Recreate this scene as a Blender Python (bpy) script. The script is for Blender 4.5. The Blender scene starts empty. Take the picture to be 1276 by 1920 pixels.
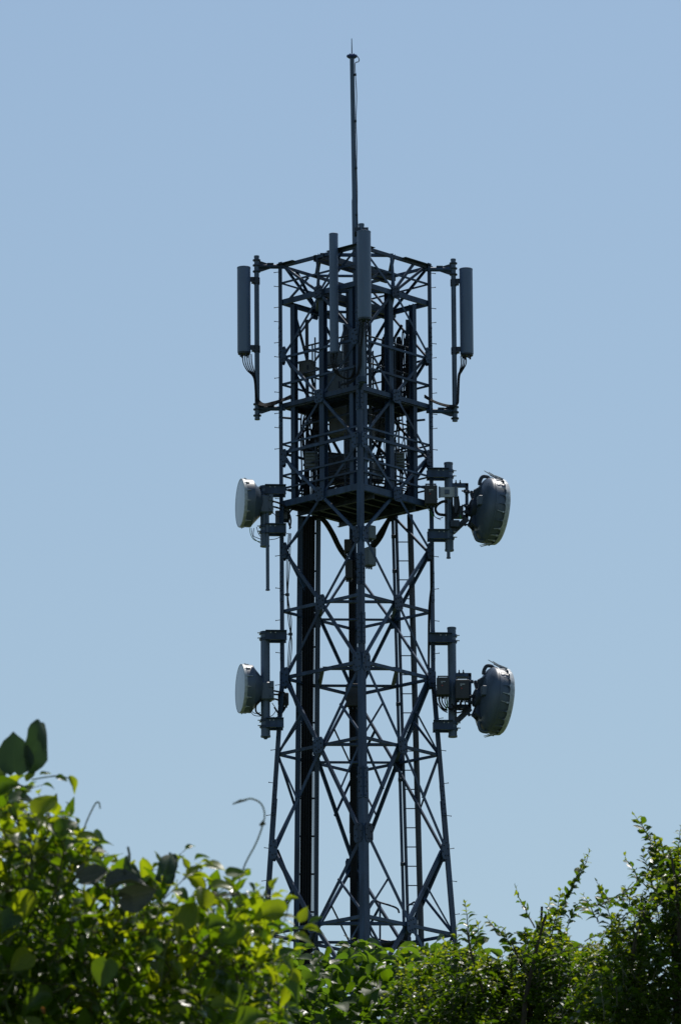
import bpy, math, random
from mathutils import Vector, Matrix

random.seed(7)
R = math.radians
S = bpy.context.scene
COL = S.collection
V = Vector

# ------------------------------------------------------------------ camera
FPX = 14300.0                      # focal length in photograph pixels (1276 x 1920)
PITCH, ROLL = R(14.5), R(0.4)
CAM = V((0, 0, 1.6))
fwd = V((0, math.cos(PITCH), math.sin(PITCH)))
r0 = V((1, 0, 0)); u0 = V((0, -math.sin(PITCH), math.cos(PITCH)))
rgt = r0 * math.cos(ROLL) - u0 * math.sin(ROLL)
upv = u0 * math.cos(ROLL) + r0 * math.sin(ROLL)
cd = bpy.data.cameras.new('camera')
cam = bpy.data.objects.new('camera', cd); COL.objects.link(cam)
M3 = Matrix((rgt, upv, -fwd)).transposed().to_4x4()
cam.matrix_world = Matrix.Translation(CAM) @ M3
cd.sensor_fit = 'VERTICAL'; cd.sensor_height = 36.0
cd.lens = FPX / 1920 * 36
cd.clip_start = 0.5; cd.clip_end = 20000
cd.dof.use_dof = True; cd.dof.focus_distance = 143.0; cd.dof.aperture_fstop = 34
S.camera = cam

# ------------------------------------------------------------------ sky, sun, exposure
SUN_EL, SUN_AZ = R(63), R(24)      # azimuth from +Y (behind the tower) towards +X
w = bpy.data.worlds.new('World'); S.world = w; w.use_nodes = True
nt = w.node_tree; bg = nt.nodes['Background']
sky = nt.nodes.new('ShaderNodeTexSky'); sky.sky_type = 'NISHITA'
sky.sun_disc = False; sky.sun_elevation = SUN_EL; sky.sun_rotation = SUN_AZ
sky.air_density = 1.45; sky.dust_density = 0.9; sky.ozone_density = 2.6; sky.altitude = 100
nt.links.new(sky.outputs[0], bg.inputs[0]); bg.inputs[1].default_value = 0.0945
sd = bpy.data.lights.new('sun', 'SUN'); sd.energy = 4.6; sd.angle = R(0.53); sd.color = (1.0, 0.95, 0.87)
sun = bpy.data.objects.new('sun', sd); COL.objects.link(sun)
sdir = V((math.sin(SUN_AZ) * math.cos(SUN_EL), math.cos(SUN_AZ) * math.cos(SUN_EL), math.sin(SUN_EL)))
sun.rotation_euler = sdir.to_track_quat('Z', 'Y').to_euler()
sun.location = (20, 60, 80)
vs = S.view_settings
vs.view_transform = 'Standard'; vs.look = 'None'; vs.exposure = 0.0; vs.gamma = 1.0; vs.use_curve_mapping = False

# ------------------------------------------------------------------ measuring helpers
def at(px, py, Y):
    """the point at world distance Y that is seen at a photograph pixel"""
    d = fwd * FPX + rgt * (px - 638.0) + upv * (960.0 - py)
    return CAM + d * (Y / d.y)
T0 = at(668, 940, 138.4)
TX, TY = T0.x, T0.y
GZ = 21.0                          # ground height at the tower
def loc(px, py, v=0.0):            # tower coordinates: u to the right, v away from the camera, z up
    p = at(px, py, TY + v)
    return V((p.x - TX, v, p.z))
def zz(py, v=0.0): return loc(668, py, v).z

# ------------------------------------------------------------------ materials
MATS = {}
def nodes(name):
    m = bpy.data.materials.new(name); m.use_nodes = True
    n = m.node_tree; b = n.nodes['Principled BSDF']
    MATS[name] = m
    return m, n, b
def paint(name, col, rough=0.5, metal=0.0, var=0.25, scale=6.0, streak=True, spec=0.5, bump=0.0, piece=0.0):
    m, n, b = nodes(name)
    tc = n.nodes.new('ShaderNodeTexCoord'); mp = n.nodes.new('ShaderNodeMapping')
    mp.inputs['Scale'].default_value = (scale, scale, scale * (0.18 if streak else 1))
    n.links.new(tc.outputs['Object'], mp.inputs[0])
    no = n.nodes.new('ShaderNodeTexNoise'); no.inputs['Scale'].default_value = 1.6; no.inputs['Detail'].default_value = 6
    n.links.new(mp.outputs[0], no.inputs['Vector'])
    rp = n.nodes.new('ShaderNodeValToRGB')
    rp.color_ramp.elements[0].position = 0.3; rp.color_ramp.elements[1].position = 0.72
    rp.color_ramp.elements[0].color = (*[c * (1 - var) for c in col], 1)
    rp.color_ramp.elements[1].color = (*[min(1, c * (1 + var)) for c in col], 1)
    n.links.new(no.outputs[0], rp.inputs[0])
    oi = n.nodes.new('ShaderNodeObjectInfo'); mr = n.nodes.new('ShaderNodeMapRange'); n.links.new(oi.outputs['Random'], mr.inputs[0])
    mr.inputs[3].default_value = 1 - piece; mr.inputs[4].default_value = 1 + piece
    hs_ = n.nodes.new('ShaderNodeHueSaturation'); n.links.new(rp.outputs[0], hs_.inputs['Color']); n.links.new(mr.outputs[0], hs_.inputs['Value'])
    n.links.new(hs_.outputs[0], b.inputs['Base Color'])
    b.inputs['Roughness'].default_value = rough; b.inputs['Metallic'].default_value = metal
    b.inputs['Specular IOR Level'].default_value = spec
    if bump:
        bp = n.nodes.new('ShaderNodeBump'); bp.inputs['Strength'].default_value = bump; bp.inputs['Distance'].default_value = 0.02
        n.links.new(no.outputs[0], bp.inputs['Height']); n.links.new(bp.outputs[0], b.inputs['Normal'])
    return m
STEEL = paint('weathered_steel', (0.030, 0.057, 0.110), 0.5, 0.0, 0.4, 5, spec=0.3, piece=0.3)
STEELD = paint('dark_steel', (0.020, 0.034, 0.058), 0.55, 0.0, 0.4, 5, piece=0.3)
GALV = paint('galvanised_pipe', (0.065, 0.105, 0.17), 0.45, 0.0, 0.25, 8)
RADOME = paint('radome_grey', (0.098, 0.150, 0.26), 0.45, 0.0, 0.12, 3)
DISHW = paint('dish_face', (0.62, 0.70, 0.88), 0.5, 0.0, 0.08, 3)
DISHB = paint('dish_body', (0.066, 0.098, 0.145), 0.42, 0.0, 0.14, 5)
RIMW = paint('shroud_rim', (0.36, 0.40, 0.44), 0.5, 0.0, 0.25, 9, False)
CABLE = paint('black_cable', (0.014, 0.016, 0.020), 0.75, 0.0, 0.2, 10, True, 0.2)
CABG = paint('green_earth_wire', (0.03, 0.22, 0.04), 0.5, 0.0, 0.2, 10)
BOXG = paint('cabinet_grey', (0.10, 0.13, 0.16), 0.5, 0.0, 0.15, 4)
BOXD = paint('dark_unit', (0.022, 0.027, 0.035), 0.5, 0.0, 0.2, 6)
BOXT = paint('tan_cabinet', (0.10, 0.11, 0.115), 0.55, 0.0, 0.15, 4)
BRKT = paint('pale_bracket', (0.34, 0.38, 0.42), 0.45, 0.0, 0.15, 6)
BLUE = paint('blue_cap', (0.02, 0.05, 0.22), 0.4, 0.0, 0.1, 6)
PRINTW = paint('white_print', (0.42, 0.46, 0.50), 0.6, 0.0, 0.05, 6)
PRINTR = paint('red_print', (0.30, 0.05, 0.05), 0.6, 0.0, 0.05, 6)
CONC = paint('concrete', (0.32, 0.31, 0.29), 0.85, 0.0, 0.2, 3, False, 0.3, 0.4)
BARK = paint('bark', (0.055, 0.045, 0.033), 0.85, 0.0, 0.45, 14, True, 0.3, 0.6)
TWIG = paint('green_twig', (0.075, 0.075, 0.035), 0.6, 0.0, 0.35, 20, True, 0.4)
SHOOT = paint('green_tendril', (0.10, 0.13, 0.05), 0.6, 0.0, 0.35, 20, True, 0.4)

def leafmat(name, c1, c2, tcol, rough=0.36, trans=0.5, spec=0.5, blotch=None):
    m, n, b = nodes(name)
    L = n.links.new
    oi = n.nodes.new('ShaderNodeObjectInfo'); ge = n.nodes.new('ShaderNodeNewGeometry')
    ad = n.nodes.new('ShaderNodeMath'); ad.operation = 'ADD'
    L(oi.outputs['Random'], ad.inputs[0]); L(ge.outputs['Random Per Island'], ad.inputs[1])
    fr = n.nodes.new('ShaderNodeMath'); fr.operation = 'FRACT'; L(ad.outputs[0], fr.inputs[0])
    uv = n.nodes.new('ShaderNodeUVMap'); sp = n.nodes.new('ShaderNodeSeparateXYZ'); L(uv.outputs[0], sp.inputs[0])
    # midrib and side veins from the leaf's own coordinates
    a = n.nodes.new('ShaderNodeMath'); a.operation = 'SUBTRACT'; L(sp.outputs[0], a.inputs[0]); a.inputs[1].default_value = 0.5
    ab = n.nodes.new('ShaderNodeMath'); ab.operation = 'ABSOLUTE'; L(a.outputs[0], ab.inputs[0])
    rib = n.nodes.new('ShaderNodeMapRange'); L(ab.outputs[0], rib.inputs[0])
    rib.inputs[1].default_value = 0.012; rib.inputs[2].default_value = 0.05; rib.inputs[3].default_value = 1; rib.inputs[4].default_value = 0
    vv = n.nodes.new('ShaderNodeMath'); vv.operation = 'MULTIPLY_ADD'; L(ab.outputs[0], vv.inputs[0]); vv.inputs[1].default_value = -0.8; L(sp.outputs[1], vv.inputs[2])
    sn = n.nodes.new('ShaderNodeMath'); sn.operation = 'MULTIPLY'; L(vv.outputs[0], sn.inputs[0]); sn.inputs[1].default_value = 7.0
    f2 = n.nodes.new('ShaderNodeMath'); f2.operation = 'FRACT'; L(sn.outputs[0], f2.inputs[0])
    sv = n.nodes.new('ShaderNodeMapRange'); L(f2.outputs[0], sv.inputs[0])
    sv.inputs[1].default_value = 0.0; sv.inputs[2].default_value = 0.12; sv.inputs[3].default_value = 0.5; sv.inputs[4].default_value = 0
    mx = n.nodes.new('ShaderNodeMath'); mx.operation = 'MAXIMUM'; L(rib.outputs[0], mx.inputs[0]); L(sv.outputs[0], mx.inputs[1])
    tc = n.nodes.new('ShaderNodeTexCoord')
    no = n.nodes.new('ShaderNodeTexNoise'); no.inputs['Scale'].default_value = 3.0; no.inputs['Detail'].default_value = 4
    L(uv.outputs[0], no.inputs['Vector'])
    av = n.nodes.new('ShaderNodeMath'); av.operation = 'MULTIPLY_ADD'; L(no.outputs[0], av.inputs[0]); av.inputs[1].default_value = 0.5; L(fr.outputs[0], av.inputs[2])
    cr = n.nodes.new('ShaderNodeValToRGB')
    cr.color_ramp.elements[0].position = 0.15; cr.color_ramp.elements[1].position = 1.25 if False else 1.0
    cr.color_ramp.elements[0].color = (*c1, 1); cr.color_ramp.elements[1].color = (*c2, 1)
    hf = n.nodes.new('ShaderNodeMath'); hf.operation = 'MULTIPLY'; L(av.outputs[0], hf.inputs[0]); hf.inputs[1].default_value = 0.72
    L(hf.outputs[0], cr.inputs[0])
    ml = n.nodes.new('ShaderNodeMix'); ml.data_type = 'RGBA'; ml.blend_type = 'MIX'
    ms = n.nodes.new('ShaderNodeMath'); ms.operation = 'MULTIPLY'; L(mx.outputs[0], ms.inputs[0]); ms.inputs[1].default_value = 0.35
    L(ms.outputs[0], ml.inputs[0]); L(cr.outputs[0], ml.inputs[6]); ml.inputs[7].default_value = (c2[0] * 1.7, c2[1] * 1.5, c2[2] * 1.6, 1)
    last = ml.outputs[2]
    L(last, b.inputs['Base Color'])
    b.inputs['Specular IOR Level'].default_value = spec
    rr = n.nodes.new('ShaderNodeMapRange'); L(fr.outputs[0], rr.inputs[0]); rr.inputs[3].default_value = rough - 0.08; rr.inputs[4].default_value = rough + 0.12
    L(rr.outputs[0], b.inputs['Roughness'])
    bp = n.nodes.new('ShaderNodeBump'); bp.inputs['Strength'].default_value = 0.25; bp.inputs['Distance'].default_value = 0.004
    L(mx.outputs[0], bp.inputs['Height']); L(bp.outputs[0], b.inputs['Normal'])
    tr = n.nodes.new('ShaderNodeBsdfTranslucent')
    tm = n.nodes.new('ShaderNodeMix'); tm.data_type = 'RGBA'; tm.blend_type = 'MIX'
    tm.inputs[6].default_value = (tcol[0] * 0.55, tcol[1] * 0.7, tcol[2] * 0.8, 1); tm.inputs[7].default_value = (*tcol, 1)
    L(hf.outputs[0], tm.inputs[0]); L(tm.outputs[2], tr.inputs['Color'])
    mi = n.nodes.new('ShaderNodeMixShader'); mi.inputs[0].default_value = trans
    L(b.outputs[0], mi.inputs[1]); L(tr.outputs[0], mi.inputs[2])
    L(mi.outputs[0], n.nodes['Material Output'].inputs['Surface'])
    return m
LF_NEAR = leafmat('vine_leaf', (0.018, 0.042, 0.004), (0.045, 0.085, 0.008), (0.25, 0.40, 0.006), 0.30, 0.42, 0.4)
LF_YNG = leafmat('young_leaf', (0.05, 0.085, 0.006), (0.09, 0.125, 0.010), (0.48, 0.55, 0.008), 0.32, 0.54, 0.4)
LF_KUD = leafmat('broad_leaf', (0.018, 0.042, 0.006), (0.038, 0.074, 0.009), (0.20, 0.34, 0.015), 0.45, 0.48, 0.35)
LF_SHR = leafmat('shrub_leaf', (0.015, 0.034, 0.004), (0.036, 0.064, 0.006), (0.16, 0.27, 0.005), 0.33, 0.42, 0.4)
LF_SHY = leafmat('shrub_tip_leaf', (0.05, 0.080, 0.006), (0.085, 0.12, 0.010), (0.46, 0.52, 0.01), 0.38, 0.5)
LF_DRY = leafmat('withered_leaf', (0.05, 0.058, 0.044), (0.11, 0.115, 0.092), (0.07, 0.09, 0.04), 0.6, 0.12, 0.3)
LF_DRK = leafmat('old_dark_leaf', (0.03, 0.055, 0.025), (0.045, 0.08, 0.03), (0.06, 0.12, 0.03), 0.5, 0.3, 0.4)
LF_BRN = leafmat('rusty_leaf', (0.22, 0.08, 0.02), (0.30, 0.13, 0.03), (0.40, 0.16, 0.03), 0.5, 0.45, 0.4)

# ------------------------------------------------------------------ mesh helpers
class MB:
    def __init__(s): s.v = []; s.f = []
    def add(s, vs, fs):
        o = len(s.v); s.v += [tuple(x) for x in vs]; s.f += [tuple(i + o for i in f) for f in fs]
        return s
    def prism(s, sec, a, b, ex, ey, closed=True):
        """extrude a 2-D section (list of (x, y)) from a to b"""
        n = len(sec)
        va = [a + ex * x + ey * y for x, y in sec]; vb = [b + ex * x + ey * y for x, y in sec]
        fs = [(i, (i + 1) % n, n + (i + 1) % n, n + i) for i in range(n)]
        if closed: fs += [tuple(range(n - 1, -1, -1)), tuple(range(n, 2 * n))]
        return s.add(va + vb, fs)
    def bar(s, a, b, wx, wy, up=V((0, 0, 1))):
        a = V(a); b = V(b); d = (b - a).normalized()
        up = V(up)
        if abs(d.dot(up)) > 0.98: up = V((0, 1, 0)) if abs(d.y) < 0.9 else V((1, 0, 0))
        ex = d.cross(up).normalized(); ey = ex.cross(d).normalized()
        return s.prism([(-wx/2, -wy/2), (wx/2, -wy/2), (wx/2, wy/2), (-wx/2, wy/2)], a, b, ex, ey)
    def angle(s, a, b, n, w=0.07, t=0.008, flip=1):
        """L-section; one leg lies in the plane with normal n, the other points along -n"""
        a = V(a); b = V(b); d = (b - a).normalized(); n = V(n); n = (n - d * n.dot(d)).normalized()
        e = d.cross(n).normalized() * flip
        sec = [(-w/2, 0), (w/2, 0), (w/2, -t), (-w/2 + t, -t), (-w/2 + t, -w*0.7), (-w/2, -w*0.7)]
        return s.prism(sec, a, b, e, n)
    def chan(s, a, b, n, h=0.15, w=0.07, t=0.01):
        """C-channel with its web facing n"""
        a = V(a); b = V(b); d = (b - a).normalized(); n = V(n); n = (n - d * n.dot(d)).normalized()
        e = d.cross(n).normalized()
        sec = [(-h/2, 0), (h/2, 0), (h/2, -w), (h/2 - t, -w), (h/2 - t, -t), (-h/2 + t, -t), (-h/2 + t, -w), (-h/2, -w)]
        return s.prism(sec, a, b, e, n)
    def box(s, c, sz, rz=0.0, bev=0.0):
        c = V(c); x, y, z = sz[0]/2, sz[1]/2, sz[2]/2
        m = Matrix.Rotation(rz, 3, 'Z')
        if bev <= 0:
            vs = [c + m @ V((sx*x, sy*y, sz_*z)) for sz_ in (-1, 1) for sx, sy in ((-1,-1),(1,-1),(1,1),(-1,1))]
            return s.add(vs, [(3,2,1,0),(4,5,6,7),(0,1,5,4),(1,2,6,5),(2,3,7,6),(3,0,4,7)])
        q = [(-x+bev,-y),(x-bev,-y),(x,-y+bev),(x,y-bev),(x-bev,y),(-x+bev,y),(-x,y-bev),(-x,-y+bev)]
        k = 1 - bev / max(x, y)
        rings = [(-z, k), (-z+bev, 1), (z-bev, 1), (z, k)]
        vs = [c + m @ V((p[0]*kk, p[1]*kk, zz_)) for zz_, kk in rings for p in q]
        fs = [(r*8+i, r*8+(i+1)%8, r*8+8+(i+1)%8, r*8+8+i) for r in range(3) for i in range(8)]
        fs += [tuple(range(7,-1,-1)), tuple(range(24,32))]
        return s.add(vs, fs)
    def tube(s, pts, r, n=8, caps=True):
        pts = [V(p) for p in pts]; rs = r if isinstance(r, (list, tuple)) else [r] * len(pts)
        prev = None; vs = []; fs = []
        for i, p in enumerate(pts):
            d = (pts[min(i+1, len(pts)-1)] - pts[max(i-1, 0)]).normalized()
            if prev is None:
                a = V((0, 0, 1)) if abs(d.z) < 0.9 else V((1, 0, 0))
                e = d.cross(a).normalized()
            else:
                e = (prev - d * prev.dot(d)).normalized()
            prev = e; g = d.cross(e)
            vs += [p + (e * math.cos(6.28318*k/n) + g * math.sin(6.28318*k/n)) * rs[i] for k in range(n)]
        for i in range(len(pts) - 1):
            fs += [(i*n+k, i*n+(k+1) % n, (i+1)*n+(k+1) % n, (i+1)*n+k) for k in range(n)]
        if caps: fs += [tuple(range(n-1, -1, -1)), tuple(range((len(pts)-1)*n, len(pts)*n))]
        return s.add(vs, fs)
    def lathe(s, prof, c, axis, n=40):
        """prof: list of (radius, distance along axis)"""
        c = V(c); ax = V(axis).normalized()
        e = ax.cross(V((0, 0, 1))).normalized() if abs(ax.z) < 0.95 else V((1, 0, 0)); g = ax.cross(e)
        vs = []; fs = []
        for r, t in prof:
            vs += [c + ax * t + (e * math.cos(6.28318*k/n) + g * math.sin(6.28318*k/n)) * r for k in range(n)]
        for i in range(len(prof) - 1):
            fs += [(i*n+k, i*n+(k+1) % n, (i+1)*n+(k+1) % n, (i+1)*n+k) for k in range(n)]
        if prof[0][0] > 1e-4: fs.append(tuple(range(n-1, -1, -1)))
        if prof[-1][0] > 1e-4: fs.append(tuple(range((len(prof)-1)*n, len(prof)*n)))
        return s.add(vs, fs)
    def build(s, name, mat, parent=None, origin=None, smooth=False):
        o = V(origin) if origin is not None else V((0, 0, 0))
        me = bpy.data.meshes.new(name)
        me.from_pydata([tuple(V(p) - o) for p in s.v], [], s.f); me.materials.append(mat); me.update()
        if smooth:
            for p in me.polygons: p.use_smooth = True
            try: me.set_sharp_from_angle(angle=R(38))
            except Exception: pass
        ob = bpy.data.objects.new(name, me); COL.objects.link(ob)
        if parent is not None: ob.parent = parent
        return ob
def curve(pts, k=6):
    """Catmull-Rom through points"""
    pts = [V(p) for p in pts]; P = [pts[0]*2 - pts[1]] + pts + [pts[-1]*2 - pts[-2]]; out = []
    for i in range(1, len(P) - 2):
        for j in range(k):
            t = j / k; a, b, c, d = P[i-1], P[i], P[i+1], P[i+2]
            out.append(0.5*((2*b) + (c-a)*t + (2*a-5*b+4*c-d)*t*t + (-a+3*b-3*c+d)*t**3))
    out.append(pts[-1]); return out
def tag(o, label=None, cat=None, group=None, kind=None):
    if label: o['label'] = label
    if cat: o['category'] = cat
    if group: o['group'] = group
    if kind: o['kind'] = kind
    return o
class Thing:
    """an Empty at the thing's base; parts are given in tower coordinates"""
    def __init__(s, name, base, label, cat, group=None, world=False):
        s.o = bpy.data.objects.new(name, None); COL.objects.link(s.o)
        s.base = V(base); s.o.empty_display_size = 0.2
        s.o.location = s.base if world else V((TX, TY, 0)) + s.base
        tag(s.o, label, cat, group)
    def part(s, name, mb, mat, smooth=False, parent=None, kind=None):
        ob = mb.build(name, mat, parent or s.o, s.base, smooth)
        if kind: ob['kind'] = kind
        return ob

# ------------------------------------------------------------------ ground: one sheet rising to the tower's hill
PROF = [(-6000, -6), (-200, -3), (-5, 0), (4, 0.0), (10, 1.0), (19, 3.1), (38, 6.1), (46, 7.1), (80, 12.0), (118, 18.4), (136, 20.9), (150, 21.1), (175, 19), (260, 8), (500, -2), (6000, -10)]
def ground_z(x, y):
    for (a, za), (b, zb) in zip(PROF, PROF[1:]):
        if y <= b: z = za + (zb - za) * max(0, (y - a) / (b - a)); break
    else: z = PROF[-1][1]
    if y > 4:
        k = max(0.0, 1 - (abs(x) / 160.0) ** 2)
        z = z * k + (1 - k) * min(z, 0) if abs(x) < 160 else min(z, 0)
    return z
xs = [-6000, -1500, -400, -160, -120, -90, -60, -40, -25, -15, -9, -6, -4, -2, 0, 2, 4, 6, 9, 15, 25, 40, 60, 90, 120, 160, 400, 1500, 6000]
ys = [-6000, -1000, -200, -60, -20, -5, 0, 4, 7, 10, 14, 19, 24, 30, 38, 46, 56, 68, 80, 92, 105, 118, 127, 136, 143, 150, 160, 175, 200, 230, 260, 350, 500, 1500, 6000]
g = MB(); gv = []
for y in ys:
    for x in xs:
        j = 0.12 if (abs(x) < 100 and 6 < y < 125) else 0.0
        gv.append((x, y, ground_z(x, y) + random.uniform(-j, j)))
nx = len(xs)
g.add(gv, [(j*nx+i, j*nx+i+1, (j+1)*nx+i+1, (j+1)*nx+i) for j in range(len(ys)-1) for i in range(nx-1)])
GRD = paint('scrub_ground', (0.055, 0.075, 0.025), 0.95, 0.0, 0.5, 0.8, False, 0.2, 0.6)
tag(g.build('ground', GRD, smooth=True), kind='structure')

# ------------------------------------------------------------------ the lattice tower
YAW = R(2.9)
Z_FL = zz(1268)                    # where the straight upper shaft starts to flare
Z_LOW = zz(1745)
D0 = 1.445
def half(z):
    return D0 if z >= Z_FL else D0 + (Z_FL - z) / (Z_FL - Z_LOW) * 0.345
CORN = [(math.sin(YAW), -math.cos(YAW)), (math.cos(YAW), math.sin(YAW)), (-math.sin(YAW), math.cos(YAW)), (-math.cos(YAW), -math.sin(YAW))]  # front, right, back, left
def cor(k, z):
    d = half(z); return V((CORN[k % 4][0] * d, CORN[k % 4][1] * d, z))
def face(k, z, t):                 # point on the face between corner k and k+1
    return cor(k, z).lerp(cor(k + 1, z), t)
def nrm(k):
    a = V((*CORN[k % 4], 0)); b = V((*CORN[(k+1) % 4], 0)); return (a + b).normalized()
ZB = GZ + 0.35
TW = Thing('lattice_tower', (0, 0, GZ - 0.1), 'tall dark grey steel lattice tower with crossed bracing standing behind the bushes', 'tower')

ZT, ZR1, ZR2 = zz(497), zz(500), zz(568)
NODES = [zz(500), zz(668), zz(860), zz(1035), zz(1272), zz(1595), zz(1905), ZB + 0.1]
RINGS = [zz(568), zz(762), zz(945), zz(1147), zz(1415), zz(1752), None]

def leg_w(z):
    if z > zz(945): return 0.088
    if z > zz(1272): return 0.098
    if z > zz(1500): return 0.112
    return 0.132
LEGS = []
for k in range(4):
    m = MB(); e1 = (V((*CORN[(k+1) % 4], 0)) - V((*CORN[k], 0))).normalized(); e2 = (V((*CORN[(k-1) % 4], 0)) - V((*CORN[k], 0))).normalized()
    lev = [ZT + 0.04, zz(945), zz(1268), zz(1500), ZB]
    for za, zb in zip(lev, lev[1:]):
        wd = leg_w((za + zb) / 2); t = 0.012
        pts = []
        for z in (za, zb):
            c = cor(k, z)
            pts += [c, c + e1*wd, c + e1*wd + e2*t, c + e1*t + e2*t, c + e1*t + e2*wd, c + e2*wd]
        m.add(pts, [(i, (i+1) % 6, 6+(i+1) % 6, 6+i) for i in range(6)] + [(5,4,3,2,1,0), (6,7,8,9,10,11)])
    lg = TW.part('leg', m, STEEL); LEGS.append(lg)
    # bolted splices
    for zs in (zz(640), zz(775), zz(1100), zz(1500), zz(1210)):
        sp = MB(); bo = MB(); hh = 0.30
        wd = leg_w(zs)
        for e, o in ((e1, e2), (e2, e1)):
            n_out = -(o - e * o.dot(e)).normalized()
            a = cor(k, zs - hh) + e * wd * 0.55 + n_out * 0.008; b = cor(k, zs + hh) + e * wd * 0.55 + n_out * 0.008
            sp.bar(a, b, wd * 0.84, 0.012, n_out) if False else sp.prism([(-wd*.42, -.006), (wd*.42, -.006), (wd*.42, .006), (-wd*.42, .006)], a, b, e, n_out)
            for i in range(7):
                p = a.lerp(b, (i + 0.5) / 7) + e * wd * (0.16 if i % 2 else -0.16)
                bo.prism([(0.013*math.cos(q), 0.013*math.sin(q)) for q in [j*1.047 for j in range(6)]], p + n_out*0.006, p + n_out*0.022, e, V((0, 0, 1)))
        s_ = TW.part('splice_plate', sp, STEEL, parent=lg)
        b_ = TW.part('bolt_heads', bo, STEELD, parent=lg, kind='stuff')
# step bolts on the two side legs
sbm = None
for k, ex in ((3, -1), (1, 1)):
    z = zz(512); i = 0
    while z > zz(1740):
        c = cor(k, z) + V((0, (0.03 if i % 2 else -0.03), 0))
        ang = V((ex * 0.078, 0.03 if i % 2 else -0.03, 0.018 if i % 2 else -0.018))
        m = MB(); m.tube([c, c + ang], 0.007, 6); m.tube([c + ang*0.93, c + ang*1.02], 0.012, 6)
        if abs(z - zz(895)) > 0.35 and abs(z - zz(995)) > 0.3:
            TW.part('step_bolt', m, STEELD, parent=LEGS[k])
        z -= (0.42 if i % 2 else 0.27) if z > zz(1035) else 0.62; i += 1

def plate(k, z, t, w, h, parent=None, cut=0.3, off=0.012, nb=8):
    """gusset plate on face k with its bolt heads"""
    c = face(k, z, t); n = nrm(k); e = (cor(k+1, z) - cor(k, z)).normalized(); u = V((0, 0, 1))
    m = MB(); x, y = w/2, h/2
    sec = [(-x+x*cut, -y), (x-x*cut, -y), (x, -y+y*cut), (x, y-y*cut), (x-x*cut, y), (-x+x*cut, y), (-x, y-y*cut), (-x, -y+y*cut)]
    m.prism(sec, c + n*(off-0.006), c + n*(off+0.006), e, u)
    p = TW.part('gusset_plate', m, STEEL)
    b = MB()
    for i in range(nb):
        a = 6.283*i/nb + 0.3; rr = 0.30 + 0.10*(i % 2)
        q = c + e*(w*rr*math.cos(a)) + u*(h*rr*math.sin(a)) + n*(off+0.006)
        b.prism([(0.014*math.cos(s), 0.014*math.sin(s)) for s in [j*1.047 for j in range(6)]], q, q + n*0.016, e, u)
    TW.part('bolt_heads', b, STEELD, parent=p, kind='stuff')
    return p

# crossed diagonals with rings at the crossing
for i, (zt, zb) in enumerate(zip(NODES, NODES[1:])):
    zr = RINGS[i] if RINGS[i] is not None else (zt + zb) / 2
    w_ = (0.048, 0.050, 0.054, 0.058, 0.066, 0.074, 0.08)[i]
    for k in range(4):
        n = nrm(k); e = (cor(k+1, zr) - cor(k, zr)).normalized()
        mid = face(k, zr, 0.5)
        ins = 0.06
        for (ka, kb, off, fl) in ((0, 1, -0.004, 1), (1, 0, -0.016 - w_, -1)):
            a = face(k, zt, 0.04 if ka == 0 else 0.96); b = face(k, zb, 0.04 if kb == 0 else 0.96)
            m = MB(); o = n * off
            m.angle(a + o, mid + o + (mid - a).normalized()*0.02, n, w_, 0.008, fl)
            m.angle(mid + o - (b-mid).normalized()*0.02 + n*0.0015, b + o + n*0.0015, n, w_, 0.008, fl)
            TW.part('diagonal_brace', m, STEEL)
        plate(k, zr, 0.5, 0.20 + 0.01*i, 0.24 + 0.015*i, nb=8)
        # short secondary braces in the tall panels
        if i in (4, 5):
            for t0, cc in ((0.04, k), (0.96, k + 1)):
                for zn in (zt, zb):
                    p = face(k, zn, t0).lerp(mid, 0.5); q = cor(cc, zr).lerp(mid, 0.03)
                    m = MB(); m.angle(p - n*0.03, q - n*0.03, n, 0.042, 0.006)
                    TW.part('secondary_brace', m, STEEL)
    for k in range(4):                # plates at the leg joints
        if i == 0: continue
        for kk, tt in ((k, 0.055), (k - 1, 0.945)):
            plate(kk, zt, tt, 0.17 if i < 4 else 0.21, 0.30 if i < 4 else 0.36, nb=6, cut=0.35)

def ring(z, w_, names='horizontal_beam', off=-0.03, faces=(0, 1, 2, 3), kind='angle', mat=STEEL, t0=0.02, t1=0.98):
    for k in faces:
        n = nrm(k); m = MB(); a = face(k, z, t0) + n*off; b = face(k, z, t1) + n*off
        if kind == 'angle': m.angle(a, b, n, w_*0.78, 0.008, -1)
        elif kind == 'chan': m.chan(a, b, n, w_, w_*0.45, 0.01)
        else: m.tube([a, b], w_/2, 8)
        TW.part(names, m, mat)
def chords(z, w_, mat=STEEL):
    for k in range(4):
        a = face(k, z, 0.5); b = face(k+1, z, 0.5)
        m = MB(); m.angle(a - nrm(k)*0.05, b - nrm(k+1)*0.05, V((0, 0, -1)), w_, 0.008)
        TW.part('plan_brace', m, mat)
ring(zz(500), 0.085); ring(zz(532), 0.045); ring(zz(568), 0.10, kind='chan')
ring(zz(672), 0.055); ring(zz(722), 0.055); ring(zz(762), 0.085, kind='chan')
ring(zz(834), 0.045); ring(zz(850), 0.07); ring(zz(893), 0.045); ring(zz(917), 0.045, faces=(0, 1, 2, 3)); ring(zz(946), 0.12, kind='chan')
ring(zz(1147), 0.075); ring(zz(1272), 0.085); ring(zz(1415), 0.075); ring(zz(1752), 0.085); ring(zz(1772), 0.085, faces=(1, 2))
for y_, w_ in ((500, 0.075), (568, 0.08), (1147, 0.065), (1272, 0.075), (1415, 0.07), (1752, 0.08)): chords(zz(y_), w_)
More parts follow.
